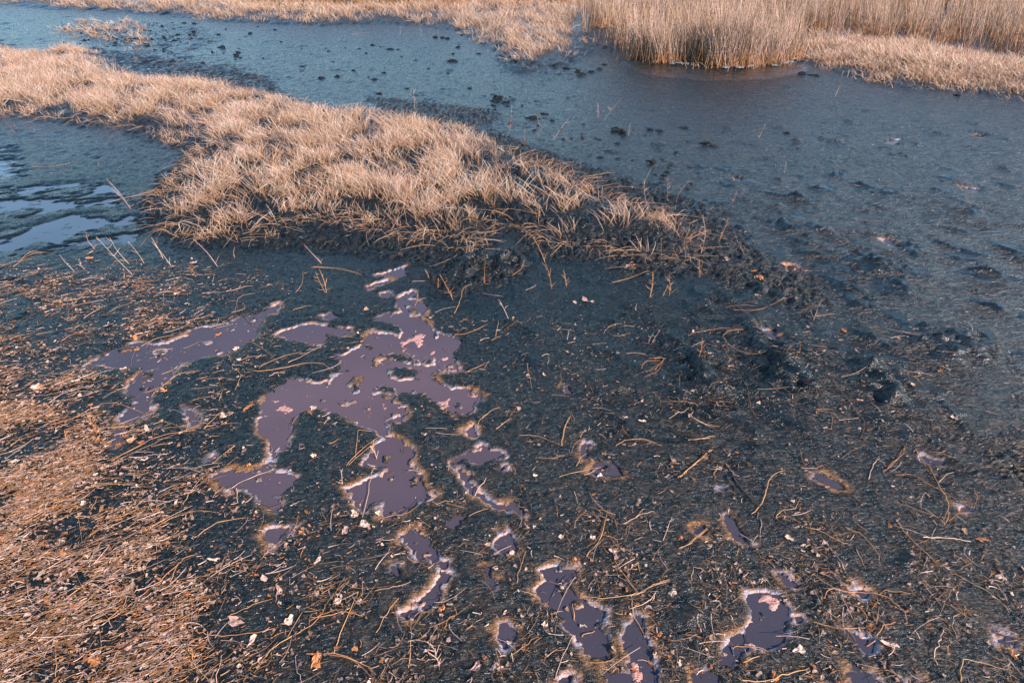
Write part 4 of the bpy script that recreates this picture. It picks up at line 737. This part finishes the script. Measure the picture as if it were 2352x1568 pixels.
for z, x, y, t, s in [(7,1260,850,'pale',1.5),(7,1390,1210,'pinkish',1.7),(7,960,1310,'pinkish',2),(7,1000,1310,'pale',1.6),(7,870,780,'pale',1.8),(7,850,265,'pale',1.3),(7,865,85,'pale',1.6),(7,780,150,'tan',1.8),(7,380,700,'orange',1.5),(7,770,1030,'tan',2),(7,740,1050,'pale',1.6),(7,1170,1360,'orange',2.2),(7,1200,1350,'tan',1.6),(7,1870,855,'pale',1.4),(7,1640,1030,'pinkish',1.5),(7,1560,970,'pinkish',1.5),(7,1860,1440,'orange',1.6),(7,1700,1210,'pale',1.3),(7,1480,1330,'pale',1.6),
                      (7,560,1440,'orange',1.4),(7,1990,1100,'pale',1.5),(7,1840,240,'pale',1.2),(7,1460,290,'orange',1.0),(7,2140,640,'pale',1.5),(7,1980,590,'tan',1.3),(8,250,580,'pale',1.4),(8,310,645,'pale',1.6),(8,190,680,'pinkish',1.5),(8,1650,725,'pale',1.1),(8,1465,715,'pale',1.1),(8,1255,665,'pinkish',1.2),(8,1540,845,'orange',1.0),(8,1770,800,'pale',1.4),(8,2115,1050,'pale',1.0),(8,2165,725,'orange',.9),(8,970,1480,'pinkish',1.7),(8,1105,1480,'pinkish',1.6),(8,1060,1490,'pale',1.3),(8,765,1140,'orange',1.5),(8,1180,800,'pale',1.0),
                      (9,330,720,'orange',1.0),(9,965,725,'pale',1.2),(9,280,1050,'pale',1.0),(9,540,910,'pale',1.2),(9,1560,1350,'pale',1.8),(9,1030,1385,'pale',1.4),(9,1945,408,'tan',1.0),(9,2095,730,'orange',1.2),(9,1850,315,'tan',1.2),(9,1925,40,'pale',1.1),(6,1850,980,'orange',1.2),(6,1555,950,'pinkish',1.0),(6,1925,1260,'pale',1.2),(6,1290,730,'orange',1.4),(6,1360,855,'tan',1.3),(6,2120,935,'tan',1.0),(6,980,340,'orange',2.6),(6,1000,365,'pinkish',2.4),(6,940,345,'orange',2.2),(6,800,440,'orange',2.6),(6,770,425,'tan',2.2),(6,760,380,'orange',1.8),(6,600,320,'pinkish',2.0),(6,10,360,'pinkish',2.2),(5,1850,360,'pinkish',2.2),(5,1890,350,'orange',1.8),
                      (4,530,300,'orange',2.0),(4,530,270,'pale',1.8),(4,215,1060,'pale',2.2),(4,240,1050,'orange',1.6),(4,535,1165,'orange',1.5),(4,1450,1190,'orange',1.2),(4,1480,1165,'orange',1.2),(4,805,825,'orange',1.3),(4,1385,820,'pale',1.6),(4,1410,900,'pale',1.2),(4,1030,508,'pale',1.0),(4,300,1220,'pinkish',1.6),(4,150,1150,'pinkish',1.6),(4,800,770,'orange',1.2),(4,1840,1170,'pale',1.3),(4,1510,1240,'orange',1.1),(5,1545,565,'pinkish',1.4),(5,1605,550,'pinkish',1.5),(5,1640,560,'pale',1.2),(5,660,1340,'pale',1.3),(5,1830,1250,'pale',1.0)]:
    add_leaf(*P(*ZP(z, x, y)), t, s)
for x, y in litter_points(300 - len(leaf_items), 1.3): add_leaf(x, y, None, random.uniform(.7, 1.3))
label_all(leaf_items, 'leaf')
# smaller leaf crumbs: one mesh
LW = np.array([i for i, q in enumerate(leaf_meshes) for _ in range({'pale': 3, 'tan': 3, 'orange': 1, 'pinkish': 3}[q[0]])])
def crumbs(n, power, sc=(.3, .8)):
    p = litter_points(n, power); Vs, Fs, Cs = [], [], []; o = 0
    z = HS(*p.T)
    for i in range(n):
        t, V, m = leaf_meshes[RS.choice(LW)]; s = RS.uniform(*sc); F_ = LF[id(m)]
        e = Matrix.Rotation(RS.rand() * 6.28, 3, 'Z') @ Matrix.Rotation(RS.randn() * .35, 3, 'X')
        v = (V * s) @ np.array(e).T + np.array((p[i, 0], p[i, 1], z[i] + .002 + .004 * RS.rand()))
        Vs.append(v); Fs.append(F_ + o); o += len(v); c = np.array(LT[t]) * RS.uniform(.22, .95); Cs.append(np.repeat([c], len(v), 0))
    return np.concatenate(Vs), np.concatenate(Fs), np.concatenate(Cs)
V, F, cc = merge([crumbs(9500, 1.6, (.22, .75)), crumbs(1600, .8, (.12, .4))])
tag(link('leaf_crumbs', mesh_np('leaf_crumbs', V, F, LEAF, cc, smooth=False)), 'tiny crumbs of dead leaves mixed into the straw litter', 'leaf litter', kind='stuff')

# ---------------------------------------------------------------- upright dead sprigs
sprig_items = []
def add_sprig(px, py, h, lean=0.0, br=5, tone='pale', bushy=.6):
    x, y = P(px, py); col = np.array(STRC[tone]); parts = []
    top = np.array((lean * h, random.uniform(-.2, .2) * h, h)); mid = top * .5 + np.array((random.gauss(0, .06) * h, 0, 0))
    main = bez([(0, 0, -.004), mid, top], 3); parts.append((main, .0014))
    for i in range(br):
        t = random.uniform(.15, .9); b0 = main[int(t * (len(main) - 1))]; a = random.uniform(0, 6.28); l = h * bushy * random.uniform(.3, .7) * (1.1 - t * .5)
        e = b0 + np.array((math.cos(a) * l * .7, math.sin(a) * l * .7, l * random.uniform(.2, .8)))
        parts.append((bez([b0, (b0 + e) / 2 + np.array((0, 0, -.05 * l)), e], 2), .0010))
    ms = []
    for pth, r in parts:
        V, F = tube(pth, r * np.linspace(1, .5, len(pth)), 4); ms.append((V, F, np.repeat([col * random.uniform(.75, 1.15)], len(V), 0)))
    V, F, cc = merge(ms); o = link('dead_sprig', mesh_np('dead_sprig', V, F, STRAW, cc), loc=(x, y, float(HS(x, y)[0])))
    tag(o, None, 'dead plant', 'dead sprigs standing in the mud')
    d_ = 'tall' if h > .13 else ('small' if h < .07 else 'knee-low'); d_ = d_ if d_ != 'knee-low' else 'medium'
    sprig_items.append((o, px, py, f"{d_} {tone} {'left-leaning' if lean < -.25 else ('right-leaning' if lean > .25 else 'upright')} dead"))
for z, x, y, h, l, b_, t in [(4,780,395,.22,-.5,5,'pale'),(4,760,330,.15,-.4,4,'pale'),(4,850,330,.12,-.5,4,'pale'),(4,1010,345,.14,-.5,5,'pale'),(4,1280,345,.15,-.7,4,'pinkish'),(4,1920,500,.12,-.2,7,'golden'),(4,500,365,.06,-.2,6,'pinkish'),(4,440,375,.10,-.4,3,'pinkish'),(4,560,245,.10,-.2,4,'golden'),(4,730,420,.06,.2,5,'golden'),(4,1150,410,.06,-.3,5,'golden'),(4,1380,295,.06,.2,4,'golden'),(4,960,300,.12,-.3,5,'pale'),(4,1240,160,.08,.2,4,'pale'),
   (5,80,500,.13,-.2,7,'golden'),(5,1015,455,.14,.05,9,'orange'),(5,1410,480,.15,-.25,7,'orange'),(5,1495,465,.09,-.2,5,'golden'),(5,830,545,.14,-.4,8,'orange'),(5,1985,530,.13,.0,4,'golden'),(5,2110,490,.11,-.2,5,'golden'),(5,1155,665,.11,-.4,5,'pale'),(5,2060,520,.06,.3,4,'golden'),(5,1975,800,.06,.3,4,'pinkish'),(5,1370,330,.13,-.5,4,'golden'),(5,690,420,.06,-.3,4,'golden'),(5,740,470,.05,.1,5,'golden'),(5,600,570,.07,.3,4,'orange'),(5,2280,410,.08,.0,5,'orange'),(5,60,330,.12,-.6,2,'pinkish'),(5,1900,610,.04,.0,3,'pale'),
   (6,150,530,.14,.0,4,'golden'),(6,265,520,.12,-.2,6,'golden'),(6,440,420,.10,-.1,5,'orange'),(6,450,280,.22,-.1,6,'pale'),(6,550,220,.15,.2,5,'orange'),(6,710,310,.16,-.6,2,'brown'),(6,1010,430,.14,.3,3,'brown'),(6,1110,670,.12,.1,3,'pinkish'),(6,430,930,.10,.0,6,'orange'),(6,160,800,.07,.4,4,'pinkish'),
   (3,250,1190,.16,-.1,5,'golden'),(3,130,1200,.24,.0,5,'pale'),(3,635,1210,.10,.1,3,'orange'),(3,790,820,.12,.3,4,'pinkish'),(3,940,1025,.10,-.1,4,'pinkish'),(3,1240,575,.13,.3,3,'pale'),(3,300,1240,.2,.3,4,'golden'),(3,25,800,.1,.1,3,'pinkish'),
   (2,745,210,.20,-.1,5,'golden'),(2,645,215,.12,-.1,4,'pale'),(2,1710,720,.20,.8,4,'pinkish'),(2,1680,700,.14,-.1,4,'pinkish'),(2,1415,830,.20,.7,3,'pale'),(2,1330,815,.18,-.1,5,'golden'),(2,1160,770,.2,.1,4,'golden'),(2,1245,870,.16,.0,4,'golden'),(2,1500,830,.1,-.5,3,'brown'),(2,515,205,.12,.2,3,'pale'),(2,1575,840,.05,0,3,'brown'),(2,610,690,.25,0,5,'pale'),
   (1,740,1180,.16,-.4,4,'pale'),(1,770,1230,.14,-.5,4,'pinkish'),(1,590,280,.08,.1,3,'pale'),(1,110,770,.05,-.3,3,'brown'),(1,90,790,.12,-.4,2,'brown'),(1,580,980,.05,.3,3,'brown'),(1,800,370,.14,-.1,4,'golden'),(1,900,310,.12,.0,4,'pale'),(1,1110,290,.10,.4,4,'pale'),(1,740,300,.16,.0,4,'pale'),(1,870,240,.12,.1,4,'pale'),
   (9,1900,620,.08,.2,6,'orange'),(9,1880,640,.07,-.2,7,'golden'),(9,2050,540,.08,-.2,4,'orange'),(9,660,820,.03,.1,4,'golden'),(9,1900,1400,.03,-.4,4,'golden'),(8,730,1410,.08,-.2,6,'pale'),(8,745,1470,.07,-.3,5,'pale'),(8,380,240,.07,-.2,6,'pale'),(8,350,200,.06,.2,6,'golden'),(7,560,90,.06,-.2,9,'orange'),(7,570,110,.05,.3,8,'orange'),(7,390,150,.05,.2,8,'golden'),(7,1130,1440,.05,.2,5,'golden'),(7,2010,400,.07,.1,4,'pale')]:
    add_sprig(*ZP(z, x, y), h, l, b_, t)
label_all(sprig_items, 'sprig')

# ---------------------------------------------------------------- mud clods in the channel
clod_meshes = []
for v in range(8):
    n1_, n2_ = 10, 6; V = []
    for j in range(n2_ + 1):
        ph = math.pi * j / n2_
        for i in range(n1_):
            th = 2 * math.pi * i / n1_; r = (1 + .35 * math.sin(3 * th + v) * math.sin(ph)) * random.uniform(.55, 1.3)
            V.append((r * math.sin(ph) * math.cos(th) * 1.5, r * math.sin(ph) * math.sin(th), r * math.cos(ph) * .8 * (1.3 if j < 2 else 1)))
    F = [(j * n1_ + i, j * n1_ + (i + 1) % n1_, (j + 1) * n1_ + (i + 1) % n1_, (j + 1) * n1_ + i) for j in range(n2_) for i in range(n1_)]
    clod_meshes.append(mesh_np('mud_clod', np.array(V), np.array(F)[:, ::-1], CLOD))
clod_items = []
def add_clod(px, py, s):
    s *= .60
    x, y = P(px, py); o = link('mud_clod', random.choice(clod_meshes), loc=(x, y, float(HS(x, y)[0]) + s * .15)); o.scale = (s * random.uniform(.8, 1.8), s, s * random.uniform(.4, .9))
    o.rotation_euler = (0, 0, random.gauss(-.2, .5)); tag(o, None, 'mud clod', 'dark mud clods on the channel')
    clod_items.append((o, px, py, f"{'large' if s > .021 else ('tiny' if s < .012 else 'small')} dark"))
cz = [(1,1140,195,.05),(1,1400,315,.05),(1,1390,335,.05),(1,1310,285,.06),(1,1890,465,.04),(1,1980,455,.03),(1,2190,270,.03),(1,1470,205,.04),(2,825,365,.05),(2,360,270,.035),(2,860,283,.035),(2,830,322,.03),(2,55,468,.04),(2,150,455,.03),(2,245,422,.03),(2,560,527,.03),(2,930,525,.03),(2,1085,585,.05),(2,1080,600,.04),(2,1300,700,.045),(2,1365,675,.03),(2,1790,770,.05),(2,1820,785,.05),(2,1770,780,.04),(2,980,322,.035),(2,1140,610,.03),(2,460,295,.04),(2,730,225,.05),(2,800,232,.04),(2,770,228,.05),
      (3,350,760,.03),(3,205,778,.03),(3,155,770,.025),(3,960,790,.025),(3,480,858,.03),(3,160,968,.04),(3,230,1040,.025),(3,1050,440,.05),(3,1115,450,.04),(3,1960,568,.04),(3,270,190+230,.02),(2,1590,445,.05),(2,1640,430,.04),(2,1560,430,.05),(2,1690,415,.04),(2,1500,410,.04),(2,1430,400,.03),(2,1190,380,.05),(2,1330,400,.04),(2,1720,385,.035)]
for z, x, y, s in cz: add_clod(*ZP(z, x, y), s)
PALEM = plant_mat('pale_mud', .45, 0, spec=.5)
for px, py, s_ in [(1545,152,.05),(1560,153,.05),(1578,154,.045),(1665,164,.05),(1690,163,.06),(1702,160,.06),(1722,158,.06),(1775,153,.06),(1800,149,.07),(1812,146,.06),(1820,143,.05)]:
    x, y = P(px, py); me_ = clod_meshes[int(px) % 8].copy(); me_.materials.clear(); me_.materials.append(PALEM)
    at = me_.color_attributes.new('tint', 'FLOAT_COLOR', 'POINT'); at.data.foreach_set('color', np.tile((.13, .15, .165, 1), len(me_.vertices)).astype(np.float32))
    o = link('mud_clod', me_, loc=(x, y, float(HS(x, y)[0]) + .008)); o.scale = (s_ * .8, s_ * .6, s_ * .22); o.rotation_euler = (0, 0, random.random() * 3); tag(o, None, 'mud clod', 'pale lumps at the reed foot')
    clod_items.append((o, px, py, 'pale grey'))
for k in range(75):
    px = random.uniform(30, 1150); t = random.random(); lo_ = 45 + px * .03; hi_ = 150 + px * .09 if px > 380 else 105 + px * .05
    if px < 350: px = 110 + px * 1.0
    py = lo_ + (hi_ - lo_) * (t ** 1.3); add_clod(px, py, random.uniform(.012, .032))
for k in range(60):
    px = random.uniform(180, 420); py = random.gauss(75, 14) + (px - 180) * .10; add_clod(px, py, random.uniform(.015, .035))
for k in range(36): px = random.uniform(1120, 1600); py = 200 + (px - 1120) * .42 + random.gauss(30, 26); add_clod(px, py, random.uniform(.01, .022))
label_all(clod_items, 'mud clod')
# stubble among the clods at the upper left, and on the bank spit: uncountable
grass('stubble', 'sparse broken stubble poking from the upper left channel mud', [ppoly([(100,75),(150,50),(300,45),(370,70),(380,110),(330,120),(250,95),(150,92)])], 130, 7, .05, .16, (-.2, .1), edge=.3, wd=.006, thresh=-.05, jit=.5, clump=4)
print('objects', len(bpy.data.objects))
